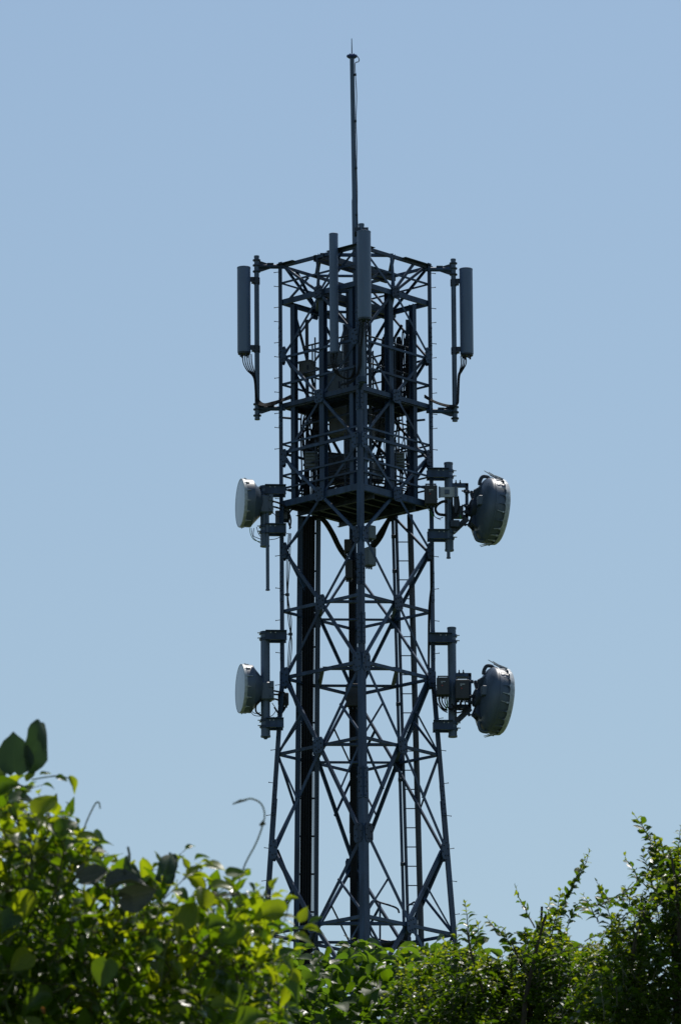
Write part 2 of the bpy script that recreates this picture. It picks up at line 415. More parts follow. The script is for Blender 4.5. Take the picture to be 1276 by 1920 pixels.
# heavy doubled ends of the top ring, struts up from the gussets
for k in range(4):
    n = nrm(k)
    for t0, t1 in ((0.0, 0.2), (0.62, 0.98)):
        m = MB(); m.angle(face(k, zz(497), t0) + n*0.006, face(k, zz(497), t1) + n*0.006, V((0, 0, 1)), 0.09, 0.01); TW.part('stiffener', m, STEELD)
    m = MB(); m.angle(face(k, zz(565), 0.5) - n*0.02, face(k, zz(503), 0.47) - n*0.02, n, 0.05, 0.007); TW.part('strut', m, STEEL)
    m = MB(); m.angle(face(k, zz(565), 0.5) - n*0.04, face(k, zz(503), 0.78) - n*0.04, n, 0.05, 0.007); TW.part('strut', m, STEEL)
    m = MB(); m.angle(face(k, zz(533), 0.35) - n*0.05, face(k, zz(566), 0.1) - n*0.05, n, 0.04, 0.006); TW.part('strut', m, STEEL)
# beams that carry the mast
for z, h in ((zz(500), 0.12), (zz(568), 0.13)):
    for s in (-1, 1):
        a = face(3, z, 0.5 + 0.06*s); b = face(1, z, 0.5 - 0.06*s)
        m = MB(); m.chan(a + V((0, 0, -0.03)), b + V((0, 0, -0.03)), V((s*0.7, s*0.7, 0)), h, 0.06); TW.part('mast_beam', m, STEELD)
# upright posts of the equipment cage
for (k, t, zt_, w_) in ((3, 0.14, 570, 0.10), (3, 0.50, 560, 0.115), (0, 0.47, 560, 0.12), (0, 0.80, 570, 0.10),
                        (3, 0.86, 560, 0.09), (0, 0.12, 560, 0.09),
                        (2, 0.14, 570, 0.08), (1, 0.82, 570, 0.08)):
    a = face(k, zz(zt_ + 6), t) - nrm(k)*0.12; b = face(k, zz(940), t) - nrm(k)*0.12
    m = MB(); e = (cor(k+1, 30) - cor(k, 30)).normalized(); n = nrm(k); q = w_/2; tt = 0.01
    sec = [(-q, -q), (q, -q), (q, -q+tt), (tt/2, -q+tt), (tt/2, q-tt), (q, q-tt), (q, q), (-q, q), (-q, q-tt), (-tt/2, q-tt), (-tt/2, -q+tt), (-q, -q+tt)]
    m.prism(sec, a, b, e, n); TW.part('upright_post', m, STEEL)
for px, v in ((651, -0.35), (692, -0.45), (763, 0.45), (575, 0.3)):
    m = MB(); a = loc(px, 545 if px in (651, 692) else 600, v); b = V((a.x, v, zz(944))); m.bar(a, b, 0.065, 0.065); TW.part('upright_post', m, STEELD)

# inner guard rails and light lacing of the equipment cage
for y_, o_ in ((652, .30), (702, .30), (800, .26), (838, .30), (872, .30), (900, .28), (790, .5)):
    for k in range(4):
        n = nrm(k); m = MB(); m.tube([face(k, zz(y_), 0.17) - n*o_, face(k, zz(y_), 0.83) - n*o_], 0.017, 6); TW.part('guard_rail', m, STEELD)
for k, t_ in ((0, .3), (0, .65), (1, .25), (1, .6), (2, .3), (2, .7), (3, .32), (3, .68)):
    n = nrm(k)
    for y0, y1 in ((640, 755), (832, 938)):
        m = MB(); m.tube([face(k, zz(y0), t_) - n*.3, face(k, zz(y1), t_) - n*.3], 0.017, 6); TW.part('rail_post', m, STEELD)
for k in (1, 2):
    n = nrm(k)
    for t0, t1, y0, y1 in ((.15, .5, 575, 760), (.5, .85, 765, 590), (.15, .5, 940, 775), (.5, .85, 775, 940), (.3, .7, 600, 690), (.7, .3, 800, 880)):
        m = MB(); m.angle(face(k, zz(y0), t0) - n*.14, face(k, zz(y1), t1) - n*.14, n, .045, .006); TW.part('lacing_bar', m, STEELD)

# gratings, built from crossed bars
def grating(parent_thing, name, regs, z, pitch=0.045, w_=0.016, h=0.025, mat=STEELD):
    """regs: list of (center, ex, ey, half length, half width)"""
    m = MB()
    for c, ex, ey, lx, ly in regs:
        n = int(2*ly/pitch)
        for i in range(n + 1):
            o = -ly + 2*ly*i/n
            m.bar(c + ey*o - ex*lx, c + ey*o + ex*lx, w_, h)
        n = int(2*lx/(pitch*1.3))
        for i in range(n + 1):
            o = -lx + 2*lx*i/n
            m.bar(c + ex*o - ey*ly - V((0, 0, 0.004)), c + ex*o + ey*ly - V((0, 0, 0.004)), w_, h*0.8)
    return TW.part(name, m, mat, kind='stuff')
ex_ = (V((*CORN[1], 0)) - V((*CORN[0], 0))).normalized(); ey_ = (V((*CORN[2], 0)) - V((*CORN[1], 0))).normalized()
side = D0 * math.sqrt(2)
zu = zz(758); hw = 0.27; hs = side/2 - 0.06
UD = TW.part('upper_platform', MB().bar(V((0, 0, zu - 0.05)) - ex_*hs + ey_*(hs - 2*hw), V((0, 0, zu - 0.05)) + ex_*hs + ey_*(hs - 2*hw), 0.05, 0.09), STEELD)
for s in (-1, 1):
    c = V((0, 0, zu)) + ey_*s*(hs - hw)
    grating(TW, 'grating', [(c, ex_, ey_, hs, hw)], zu).parent = UD
    c = V((0, 0, zu)) + ex_*s*(hs - hw)
    grating(TW, 'grating', [(c, ey_, ex_, hs - 2*hw - 0.01, hw)], zu).parent = UD
    for q in (hs, hs - 2*hw):
        m = MB().chan(V((0, 0, zu - 0.06)) - ex_*hs + ey_*s*q, V((0, 0, zu - 0.06)) + ex_*hs + ey_*s*q, ey_*s, 0.09, 0.05, 0.008); TW.part('joist', m, STEELD, parent=UD)
        m = MB().chan(V((0, 0, zu - 0.062)) - ey_*hs + ex_*s*q, V((0, 0, zu - 0.062)) + ey_*hs + ex_*s*q, ex_*s, 0.09, 0.05, 0.008); TW.part('joist', m, STEELD, parent=UD)
zl = zz(941)
LD = TW.part('lower_platform', MB().bar(V((0, 0, zl - 0.09)) - ex_*hs, V((0, 0, zl - 0.09)) + ex_*hs, 0.08, 0.12), STEELD)
for s in (-0.5, 0.5):
    grating(TW, 'grating', [(V((0, 0, zl)) + ey_*s*hs, ex_, ey_, hs, hs*0.49)], zl).parent = LD
for q in (-0.97, -0.68, -0.34, 0.34, 0.68, 0.97):
    m = MB().chan(V((0, 0, zl - 0.07)) - ex_*hs + ey_*q*hs, V((0, 0, zl - 0.07)) + ex_*hs + ey_*q*hs, ey_, 0.11, 0.06, 0.008); TW.part('joist', m, STEELD, parent=LD)
for q in (-0.6, 0.6):
    m = MB().chan(V((0, 0, zl - 0.16)) - ey_*hs + ex_*q*hs, V((0, 0, zl - 0.16)) + ey_*hs + ex_*q*hs, ex_, 0.12, 0.06, 0.01); TW.part('joist', m, STEELD, parent=LD)
for q, r_ in ((-0.52, 0.36), (0.15, 0.42), (0.62, 0.3)):      # solid floor plates that shade the deck
    m = MB().box(V((0, 0, zl + 0.024)) + ey_*q*hs*0.9 + ex_*0.1, (2*hs*0.92, r_*1.2, 0.012), math.atan2(ex_.y, ex_.x)); TW.part('floor_plate', m, STEELD, parent=LD)
# short pipe stubs that stick out of the deck edges
for px, py, s in ((528, 783, -1), (796, 787, 1), (540, 918, -1), (797, 912, 1)):
    p = loc(px, py, -0.15*s); m = MB(); m.tube([p, p - V((s*0.35, -0.12, 0))], 0.022, 8); TW.part('pipe_stub', m, STEEL)
# rest platform and guard rails low on the ladder side
zr_ = zz(1768, 0.2)
RP = TW.part('rest_platform', MB().bar(V((0.25, 0.7, zr_ - 0.05)), V((0.95, 0.1, zr_ - 0.05)), 0.06, 0.08), STEELD)
grating(TW, 'grating', [(V((0.62, 0.42, zr_)), V((0.75, -0.66, 0)).normalized(), V((0.66, 0.75, 0)).normalized(), 0.42, 0.28)], zr_).parent = RP
for pts in ([(692, 1748), (692, 1702), (700, 1688), (712, 1692), (742, 1702), (748, 1712)], [(692, 1735), (696, 1755), (712, 1762), (745, 1768)],
            [(712, 1692), (712, 1762)], [(692, 1722), (715, 1728), (740, 1733), (752, 1730)], [(762, 1700), (770, 1695), (780, 1697), (780, 1765)]):
    m = MB(); m.tube(curve([loc(a, b, 0.1 + (a - 690)*0.004) for a, b in pts], 4), 0.018, 8); TW.part('guard_rail', m, STEEL, True, parent=RP)
# concrete footings
for k in range(4):
    c = cor(k, ZB); m = MB().box((c.x, c.y, GZ + 0.05), (0.75, 0.75, 0.66), R(45), 0.04); TW.part('footing', m, CONC)

# ------------------------------------------------------------------ mounts
def out(k): return V((*CORN[k], 0)).normalized()
def mount_pole(k, px, yt, yb, arms, r, label_part='mount_pole', v=None, mat=GALV):
    v_ = CORN[k][1]*D0 if v is None else v
    a = loc(px, yt, v_); b = loc(px, yb, v_); b = V((a.x, v_, b.z))
    m = MB(); m.tube([a, b], r, 16)
    m.tube([a + V((0, 0, -0.02)), a + V((0, 0, 0.012))], r*1.08, 16); m.tube([b + V((0, 0, -0.012)), b + V((0, 0, 0.02))], r*1.08, 16)
    return TW.part('mount_pole', m, mat, True), a, b
def flange(p, rr, h=0.02, part=None, mat=STEELD):
    m = MB(); m.tube([p - V((0, 0, h/2)), p + V((0, 0, h/2))], rr, 16); return TW.part('pipe_clamp', m, mat, True, parent=part)
# panel antenna outriggers on the side legs
POLE = {}
for k, px, y1, y2, ya, yb_ in ((3, 481, 481, 786, 501, 767), (1, 849, 487, 789, 504, 770)):
    v_ = CORN[k][1]*(D0 + 0.45)
    po, a, b = mount_pole(k, px, y1, y2, None, 0.047, v=v_)
    POLE[k] = (a, b)
    for y_, up in ((ya, 1), (yb_, -1)):
        z = zz(y_); p = V((a.x, a.y, z)); q = cor(k, z)
        arm = TW.part('outrigger_arm', MB().tube([p, q - out(k)*0.12], 0.042, 10), STEEL, True)
        m = MB(); d = (q - p).normalized()
        sec = [(0.0, -0.10), (0.0, 0.10), (0.09, 0.10), (0.26, 0.04), (0.26, -0.04), (0.09, -0.10)] if up < 0 else [(0.0, -0.10), (0.0, 0.10), (0.09, 0.10), (0.26, 0.04), (0.26, -0.04), (0.09, -0.10)]
        e = V((-d.y, d.x, 0)); m.prism(sec, p + e*0.008, p - e*0.008, d, V((0, 0, 1)))
        m.bar(p + d*0.2 + V((0, 0, 0.05)), p + d*0.32 + V((0, 0, 0.05)), 0.07, 0.03)
        TW.part('bracket_plate', m, STEELD, parent=arm)
        for dz in (-0.12, 0.0, 0.10): flange(p + V((0, 0, dz*1.0 + 0.02*up)), 0.075, 0.022, arm)
# front mount
vf = -D0 - 0.38
po, fa, fb = mount_pole(0, 677, 421, 716, None, 0.052, v=vf)
fb2 = fb
m = MB(); m.tube([V((fb.x, vf, fb.z - 0.01)), V((fb.x, vf, fb.z + 0.09))], 0.085, 16); TW.part('pipe_clamp', m, STEEL, True)
for y_ in (456, 713):
    z = loc(677, y_, vf).z; q = cor(0, z)
    m = MB(); m.tube([V((fa.x, vf, z)), q + V((0, 0.12, 0))], 0.042, 10); TW.part('outrigger_arm', m, STEEL, True)
m = MB(); zt = loc(677, 432, vf).z; m.box(V((fa.x - 0.0, vf + 0.02, zt)), (0.26, 0.14, 0.09)); m.box(V((fa.x - 0.08, vf + 0.1, zt - 0.03)), (0.1, 0.22, 0.06)); TW.part('bracket_plate', m, STEELD)

# microwave dish mounts
def dish_mount(k, px, y1, y2, arms, r, inner=None, pxb=None):
    v_ = CORN[k][1]*(D0 + 0.35)
    po, a, b = mount_pole(k, px, y1, y2, None, r, v=v_, mat=GALV)
    for y_ in arms:
        z = zz(y_); p = V((a.x, a.y, z)); q = cor(k, z); d = (q - p).normalized(); e = V((-d.y, d.x, 0))
        e = e if e.y < 0 else -e
        arm = TW.part('mount_arm', MB().chan(p + e*(r + 0.004), q + d*0.12 + e*(r + 0.004), e*-1, 0.185, 0.06, 0.012), STEEL)
        m = MB().chan(p - e*(r + 0.004), q + d*0.12 - e*(r + 0.004), e, 0.185, 0.06, 0.012); TW.part('channel', m, STEEL, parent=arm)
        m = MB()
        for f in (0.30, 0.62): m.bar(p.lerp(q, f) + e*(r - 0.02) - V((0, 0, 0.08)), p.lerp(q, f) + e*(r - 0.02) + V((0, 0, 0.08)), 0.012, 0.05)
        TW.part('stiffener', m, STEEL, parent=arm)
        m = MB()
        for f in (0.36, 0.68):
            c = p.lerp(q, f) + e*(r + 0.004) + V((0, 0, 0.05)); m.tube([c - e*0.004, c + e*0.018], 0.014, 6)
        for dz in (-0.05, 0.05):
            c = p - d*(r + 0.012) + V((0, 0, dz)); m.tube([c + e*0.09, c - e*0.09], 0.012, 6)
            m.tube([c + e*0.07, c + e*0.07 - d*0.05], 0.011, 6)
        TW.part('bolt_heads', m, BRKT, parent=arm, kind='stuff')
        flange(p + V((0, 0, 0.06)), r + 0.014, 0.05, arm, STEEL); flange(p - V((0, 0, 0.06)), r + 0.014, 0.05, arm, STEEL)
    if inner:
        x0, ya, yb = inner; c = loc(x0, ya, v_ - r*0.9); d_ = loc(x0, yb, v_ - r*0.9)
        m = MB(); m.tube([c, V((c.x, c.y, d_.z))], 0.033, 12); m.tube([V((c.x, c.y, d_.z)), V((c.x, c.y, d_.z + 0.018))], 0.042, 12); TW.part('slim_pipe', m, GALV, True)
    return a, b
UL = dish_mount(3, 496, 914, 1024, (921, 994), 0.083, (501, 925, 1107))
LL = dish_mount(3, 497, 1187, 1381, (1194, 1358), 0.086)
UR = dish_mount(1, 840, 869, 1032, (888, 1003), 0.08, (839, 925, 1047))
LR = dish_mount(1, 846, 1178, 1381, (1197, 1361), 0.08)
m = MB(); m.tube([LL[1] + V((0, 0, 0.01)), LL[1] - V((0, 0, 0.05))], [0.06, 0.03], 12); TW.part('pole_cap', m, STEEL, True)

# ------------------------------------------------------------------ lightning mast
base = V((loc(668, 545).x, 0, zz(600)))
LM = Thing('lightning_mast', base, 'slim steel lightning mast rising from the tower top to a blue cap', 'lightning rod')
topm = loc(659.5, 106, 0.0); topm.y = 0
m = MB(); m.tube([base, base.lerp(topm, 0.45), base.lerp(topm, 0.46), topm], [0.062, 0.056, 0.048, 0.042], 16); LM.part('mast_pole', m, GALV, True)
up_m = (topm - base).normalized()
cap = LM.part('cap', MB().lathe([(0.03, -0.045), (0.07, -0.03), (0.103, -0.005), (0.103, 0.018), (0.06, 0.035), (0.02, 0.045)], topm, up_m, 24), BLUE, True)
m = MB()
for a in range(6): m.tube([topm + V((0.075*math.cos(a*1.047), 0.075*math.sin(a*1.047), 0.02)), topm + V((0.075*math.cos(a*1.047), 0.075*math.sin(a*1.047), 0.038))], 0.013, 6)
LM.part('bolt_heads', m, BLUE, parent=cap, kind='stuff')
m = MB(); m.tube([topm, topm + up_m*0.36], [0.012, 0.007], 8); LM.part('lightning_rod', m, GALV, True)
wl = [loc(670, 106, -0.02), loc(673, 112, -0.03), loc(671, 116, -0.03), loc(665.5, 119, -0.04), loc(666, 140, -0.04), loc(668.2, 180, -0.04), loc(667, 227, -0.04), loc(668.5, 270, -0.04), loc(668.3, 315, -0.04), loc(669.5, 360, -0.04), loc(669.3, 403, -0.04), loc(671, 440, -0.04), loc(671, 540, -0.04)]
m = MB(); m.tube(curve(wl, 5), 0.0085, 6); LM.part('down_conductor', m, CABLE, True)
for y_, x_ in ((140, 665.5), (227, 666), (315, 667.3), (403, 668.3)):
    c = loc(x_, y_, -0.04); m = MB().box(c, (0.045, 0.05, 0.035)); LM.part('wire_clip', m, STEELD)

# ------------------------------------------------------------------ panel antennas (round radomes)
def radome(px, yt, yb, v, r, label, pole, cables, group='round panel antennas on the tower top'):
    a = loc(px, yb, v); b = loc(px, yt, v); b = V((a.x, v, b.z))
    t = Thing('panel_antenna', a, label, 'antenna', group)
    h = b.z - a.z
    t.part('radome', MB().lathe([(r*0.98, 0.03), (r, 0.04), (r, h-0.03), (r*1.02, h-0.028), (r*1.02, h-0.006), (r*0.9, h)], a, (0, 0, 1), 32), RADOME, True)
    t.part('end_cap', MB().lathe([(r*0.88, -0.005), (r*0.93, 0.0), (r*0.93, 0.03), (r*0.5, 0.031)], a, (0, 0, 1), 32), STEELD, True)
    m = MB()
    for i in range(4):
        an = i*1.57 + 0.5; p = a + V((math.cos(an)*r*0.55, math.sin(an)*r*0.55, 0)); m.tube([p + V((0, 0, 0.01)), p - V((0, 0, 0.06))], 0.018, 8)
    t.part('connectors', m, STEELD, kind='stuff')
    if pole is not None:
        for dz in (h - 0.24, 0.13):
            p = V((a.x, a.y, a.z + dz)); q = V((pole[0], pole[1], a.z + dz)); d = (q - p).normalized()
            m = MB(); m.bar(p + d*(r - 0.02), q + d*0.03, 0.05, 0.085); m.bar(q - d*0.10 - V((0, 0, 0.06)), q + d*0.05 - V((0, 0, 0.06)), 0.11, 0.03); m.tube([q - V((0, 0, 0.10)), q + V((0, 0, 0.03))], 0.06, 12)
            t.part('bracket', m, STEELD)
    for pts in cables: t.part('cable', MB().tube(curve(pts, 6), 0.012, 6), CABLE, True)
    return t
def pc(pxs, v): return [loc(a, b, v) for a, b in pxs]
vl = POLE[3][0].y; vr = POLE[1][0].y
cl = [pc([(455 + i*4, 664), (456 + i*4, 680), (463 + i*3.2, 694), (473 + i*1.5, 704), (477 + i, 716), (479 + i*1.3, 745), (482 + i*1.5, 757 - i)], vl - 0.07 + i*0.012) +
      pc([(492 + i, 761 - i), (510, 760 - i*1.5), (530, 752 - i), (555, 744 - i*2)], vl - 0.10 + i*0.01) for i in range(5)]
radome(457.6, 501, 664, vl, 0.126, 'short wide round grey antenna on the outrigger left of the tower top', POLE[3][0], cl)
cr = [pc([(863 + i*3.2, 668), (864 + i*3, 682), (861 + i*1.5, 696), (858 + i, 706), (857 + i*0.8, 740), (856 + i*0.6, 757)], vr - 0.07 + i*0.012) +
      pc([(848, 763 - i), (832, 761 - i), (812, 754 - i), (795, 745 - i*1.5)], vr - 0.12 + i*0.01) for i in range(4)]
radome(874.6, 504, 667, vr, 0.126, 'short wide round grey antenna on the outrigger right of the tower top', POLE[1][0], cr)
cf = [pc([(675 + i*4, 602), (674 + i*3.4, 625), (672 + i*2.4, 655), (671 + i*2, 690), (664 - i, 712), (650 - i*3, 722)], vf + 0.0 - (0.075 if i < 3 else -0.05)) for i in range(5)]
radome(683, 434, 600, vf - 0.20, 0.129, 'short wide round grey antenna at the front corner of the tower top', (fa.x, vf), cf)
c2 = [pc([(620 + i*3.4, 665), (621 + i*3, 680), (628 + i*2, 698), (642 + i, 708), (657, 710 - i), (666, 700 - i*6)], vf + 0.05 - i*0.02) for i in range(4)]
t4 = radome(626.5, 438, 664, -1.12, 0.084, 'long slim round grey antenna on the front left face of the tower top', None, c2)
for y_ in (480, 640):
    p = loc(626.5, y_, -1.12); kf = face(3, p.z, 0.68); m = MB(); m.bar(p + V((0, 0.06, 0)), kf - nrm(3)*0.1, 0.06, 0.07); t4.part('bracket', m, STEELD)

# ------------------------------------------------------------------ microwave dishes
def dish_drum(px, py, v, label):
    c = loc(px, py, v); al = R(12.5); ax = V((-math.cos(al), -math.sin(al), 0)); r = 0.452
    base = c - ax*0.46
    t = Thing('drum_dish', base, label, 'dish antenna', 'left hand microwave dishes')
    t.part('radome', MB().lathe([(r*0.985, -0.012), (r*0.985, 0.0), (r*0.6, 0.012), (0.0, 0.016)], c, ax, 48), DISHW, True)
    t.part('shroud', MB().lathe([(r*0.96, -0.215), (r, -0.205), (r, -0.02), (r*0.985, -0.015), (r*0.95, -0.018)], c, ax, 48), DISHB, True)
    rim = t.part('rim', MB().lathe([(r*1.0, -0.05), (r*1.018, -0.048), (r*1.018, 0.002), (r*0.975, 0.006), (r*0.975, -0.01)], c, ax, 48), RIMW, True)
    t.part('reflector', MB().lathe([(0.11, -0.50), (0.13, -0.47), (0.24, -0.385), (0.345, -0.29), (r*0.955, -0.214)], c, ax, 48), DISHB, True)
    t.part('hub', MB().lathe([(0.10, -0.60), (0.13, -0.6), (0.14, -0.49), (0.11, -0.48)], c, ax, 24), GALV, True)
    e = ax.cross(V((0, 0, 1))).normalized()
    for i in range(14):
        a = 6.283*i/14 + 0.1; ra = V((0, 0, 1))*math.cos(a) + e*math.sin(a)
        tg = ax.cross(ra)
        m = MB(); p = c + ra*(r + 0.008); m.bar(p - ax*0.02, p - ax*random.uniform(0.09, 0.16), 0.012, 0.012, ra); m.bar(p - ax*0.06 + ra*0.01 - tg*0.02, p - ax*0.06 + ra*0.01 + tg*0.02, 0.012, 0.02, ra)
        t.part('strap', m, RIMW)
    return t, c, ax
DU = dish_drum(450.3, 943, -0.09, 'upper small grey dish with a flat pale face on the left of the tower')
DL = dish_drum(450.3, 1291, -0.09, 'lower small grey dish with a flat pale face on the left of the tower')
def dish_mount_parts(t, c, ax, pole_c, zc):
    h = c - ax*0.56
    m = MB(); p = V((pole_c.x, pole_c.y, zc))
    m.box(p + V((0.02, -0.02, -0.02)), (0.24, 0.24, 0.34), R(8), 0.02); m.bar(h, p, 0.16, 0.22)
    m.box(p + V((0.12, -0.05, 0.10)), (0.08, 0.2, 0.12)); m.box(p + V((0.12, -0.05, -0.12)), (0.08, 0.2, 0.10))
    t.part('pole_bracket', m, DISHB)
    m = MB()
    for s in (-1, 1):
        for dz in (-0.13, 0.11): m.tube([p + V((s*0.10, -0.16, dz)), p + V((s*0.10, 0.14, dz))], 0.014, 6)
    m.box(p + V((-0.14, -0.1, 0.18)), (0.05, 0.05, 0.16)); t.part('clamp_bolts', m, STEEL, kind='stuff')
dish_mount_parts(DU[0], DU[1], DU[2], UL[0], loc(496, 948, 0).z)
dish_mount_parts(DL[0], DL[1], DL[2], LL[0], loc(497, 1298, 0).z)
# wiring of the left dishes
for t, pts_l in ((DU[0], [[(468, 990), (470, 1002), (476, 1012), (488, 1016)], [(471, 990), (474, 1006), (480, 1013), (489, 1019)], [(476, 990), (475, 1004), (481, 1008), (489, 1011)], [(481, 988), (484, 999), (488, 1006)],
                          [(512, 940), (522, 943), (531, 948), (540, 950), (548, 953)], [(512, 950), (520, 952), (531, 956), (541, 962), (545, 975), (543, 992)], [(512, 962), (519, 968), (529, 968)], [(560, 955), (548, 955), (541, 965), (541, 980), (545, 990)], [(505, 1012), (518, 1010), (532, 1003), (540, 1000)]]),
                 (DL[0], [[(490, 1313), (481, 1320), (480, 1334), (490, 1342)], [(474, 1325), (473, 1334), (480, 1338), (488, 1336)], [(468, 1332), (476, 1341), (488, 1343)], [(510, 1318), (517, 1330), (512, 1340), (505, 1344)], [(512, 1295), (522, 1297), (534, 1299)], [(512, 1302), (524, 1303), (536, 1310), (534, 1328), (524, 1338), (514, 1326)],
                          [(510, 1310), (520, 1312), (531, 1320), (529, 1336), (520, 1340)], [(506, 1346), (518, 1346), (527, 1340)]])):
    for i, pp in enumerate(pts_l): t.part('cable', MB().tube(curve(pc(pp, -0.25 + 0.03*i), 6), 0.018 if i in (0, 4, 5, 6) and t is DL[0] or i in (4, 5, 7) else 0.007, 6), CABG if (t is DU[0] and i == 0) else CABLE, True)

def dish_deep(px, py, v, r, label):
    c = loc(px, py, v); al = R(16); ax = V((math.cos(al), math.sin(al), -0.10)).normalized()
    t = Thing('deep_dish', c - ax*0.45, label, 'dish antenna', 'right hand microwave dishes')
    prof = [(0.10, -0.245)] + [(0.10 + (r*0.97 - 0.10)*f, -0.01 - 0.225*math.sqrt(max(0, 1 - (0.985*f)**2.3))) for f in [math.sin(i/14*1.5708) for i in range(15)]] + [(r*0.978, -0.012)]
    t.part('reflector', MB().lathe(prof, c, ax, 56), DISHB, True)
    t.part('flange_ring', MB().lathe([(r*0.96, -0.016), (r*0.993, -0.012), (r*0.993, 0.012), (r*0.975, 0.016)], c, ax, 56), DISHB, True)
    L = 0.205
    t.part('shroud', MB().lathe([(r*0.98, 0.0), (r*0.965, 0.05), (r*0.975, 0.1), (r*0.955, L*0.7), (r*0.965, L), (r*0.9, L)], c, ax, 56), DISHB, True)
    # fabric cover with a scalloped hem held by straps
    e = ax.cross(V((0, 0, 1))).normalized(); u = e.cross(ax).normalized(); n = 96
    vs_ = []; fs = []
    for j, (rr, s) in enumerate(((1.0, None), (1.0, L*0.88), (0.985, L + 0.04), (0.93, L + 0.075), (0.6, L + 0.105), (0.001, L + 0.115))):
        for k in range(n):
            a = 6.28318*k/n; ra = u*math.cos(a) + e*math.sin(a)
            q = s if s is not None else L*(0.80 + 0.12*abs(math.sin(a*12)) + 0.04*math.sin(a*7 + 1))
            vs_.append(c + ax*q + ra*(r*rr*(1 + (0.006*math.sin(a*24) if j < 2 else 0))))
    for j in range(5):
        fs += [(j*n + k, j*n + (k+1) % n, (j+1)*n + (k+1) % n, (j+1)*n + k) for k in range(n)]
    m = MB().add(vs_, fs); t.part('radome_cover', m, RIMW, True)
    for i in range(24):
        a = 6.283*i/24; ra = u*math.cos(a) + e*math.sin(a); tg = ax.cross(ra)
        m = MB(); p = c + ra*(r*0.985 + 0.012)
        m.bar(p + ax*(L*0.72), p + ax*random.uniform(0.02, 0.06) + tg*random.uniform(-0.02, 0.02), 0.012, 0.010, ra)
        m.box(p + ax*L*0.72, (0.03, 0.03, 0.03), a)
        t.part('strap', m, BRKT if random.random() < 0.35 else DISHB)
    # loose tie rods at the top and bottom
    for a0, s0, s1, lift in ((0.0, L*0.8, -0.12, 0.13), (0.09, L*0.8, -0.05, 0.10), (-0.05, L*0.95, 0.0, 0.075), (3.05, L*0.6, -0.10, 0.09), (3.2, L*0.55, -0.05, 0.08), (0.45, L*0.9, 0.02, 0.05)):
        ra = u*math.cos(a0) + e*math.sin(a0); p = c + ra*(r*1.0)
        m = MB(); m.tube([p + ax*s0 + ra*0.01, p + ax*s1 + ra*lift], [0.013, 0.007], 6); t.part('tie_rod', m, BRKT)
    # lifting arches and stiffening lugs on the back
    for a0 in (0.12, math.pi - 0.1):
        ra = u*math.cos(a0) + e*math.sin(a0)
        pts = [c + ra*(r*0.93) - ax*0.0, c + ra*(r*1.0) - ax*0.07, c + ra*(r*0.98) - ax*0.16, c + ra*(r*0.84) - ax*0.20, c + ra*(r*0.72) - ax*0.20]
        m = MB(); m.tube(curve(pts, 5), 0.035, 8); t.part('lifting_lug', m, STEELD if a0 < 1 else DISHB, True)
    hubc = c - ax*0.27
    t.part('hub', MB().lathe([(0.15, -0.06), (0.17, -0.05), (0.17, 0.05), (0.12, 0.08)], hubc, ax, 24), STEELD, True)
    for a0 in (0.35, -0.35, math.pi - 0.3, math.pi + 0.3):
        ra = u*math.cos(a0) + e*math.sin(a0); tg = ax.cross(ra)
        m = MB(); sec = [(0.12, 0.0), (0.34, -0.05), (0.47, 0.13), (0.36, 0.12), (0.16, 0.06)]
        m.prism(sec, hubc + tg*0.03, hubc - tg*0.03, ra, ax); t.part('back_bracket', m, STEELD)
    m = MB(); m.box(hubc + ax*0.12 + V((0.06, -0.30, 0.08)), (0.20, 0.16, 0.18), al, 0.01); t.part('feed_box', m, DISHB)
    m = MB()
    for zz_ in (0.30, 0.02, -0.10, -0.34):
        p = hubc - ax*0.06 + V((0, 0, zz_)); m.tube([p - ax*0.16, p + ax*0.08], 0.016, 6)
        for s in (-0.1, -0.03, 0.03): m.tube([p + ax*s - V((0, 0, 0.03)), p + ax*s + V((0, 0, 0.03))], 0.024, 6)
    t.part('adjusting_bolts', m, STEELD, kind='stuff')
    return t, c, ax
RU = dish_deep(912, 957, 0.10, 0.63, 'upper big round dish with a ragged pale cover on the right of the tower')
RL = dish_deep(919.5, 1313, 0.10, 0.635, 'lower big round dish with a ragged pale cover on the right of the tower')
def deep_mount(t, pole, px0, px1, yt, yb):
    v = pole[0].y - 0.02
    # C-shaped bolted frame between pole and dish
    m = MB(); P = lambda a, b: loc(a, b, v)
    m.chan(P(px1, yt), P(px1, yb - 22), V((0, -1, 0)), 0.06, 0.10, 0.012); t.part('frame_upright', m, STEEL)
    m = MB(); m.chan(P(px0, yt + 3), P(px1 + 2, yt + 3), V((0, -1, 0)), 0.07, 0.09, 0.012); t.part('frame_beam', m, STEEL)
    m = MB(); m.chan(P(px0, yb - 30), P(px1 + 2, yb - 30), V((0, -1, 0)), 0.07, 0.09, 0.012); t.part('frame_beam', m, STEEL)
    m = MB(); m.bar(P(px0 + 2, yb), P(px1 + 1, yb - 26), 0.10, 0.05, (0, -1, 0)); m.bar(P(px0 - 4, yb - 4), P(px0 + 8, yb - 4), 0.10, 0.10); t.part('knee_brace', m, STEELD)
    m = MB()
    for a, b in ((px0 + 8, yt - 1), (px0 + 16, yt - 1), (px1 - 2, yt + 8), (px1 - 2, yt + 20), (px1 - 2, yb - 40), (px0 + 10, yb - 34)):
        p = P(a, b); m.tube([p - V((0, 0.02, 0)), p + V((0, 0.02, 0.0))], 0.018, 6); m.tube([p, p + V((0, 0, 0.05))], 0.012, 6)
    t.part('bolt_heads', m, STEELD, kind='stuff')
deep_mount(RU[0], UR, 846, 874.5, 906, 998)
deep_mount(RL[0], LR, 852, 880, 1262, 1354)
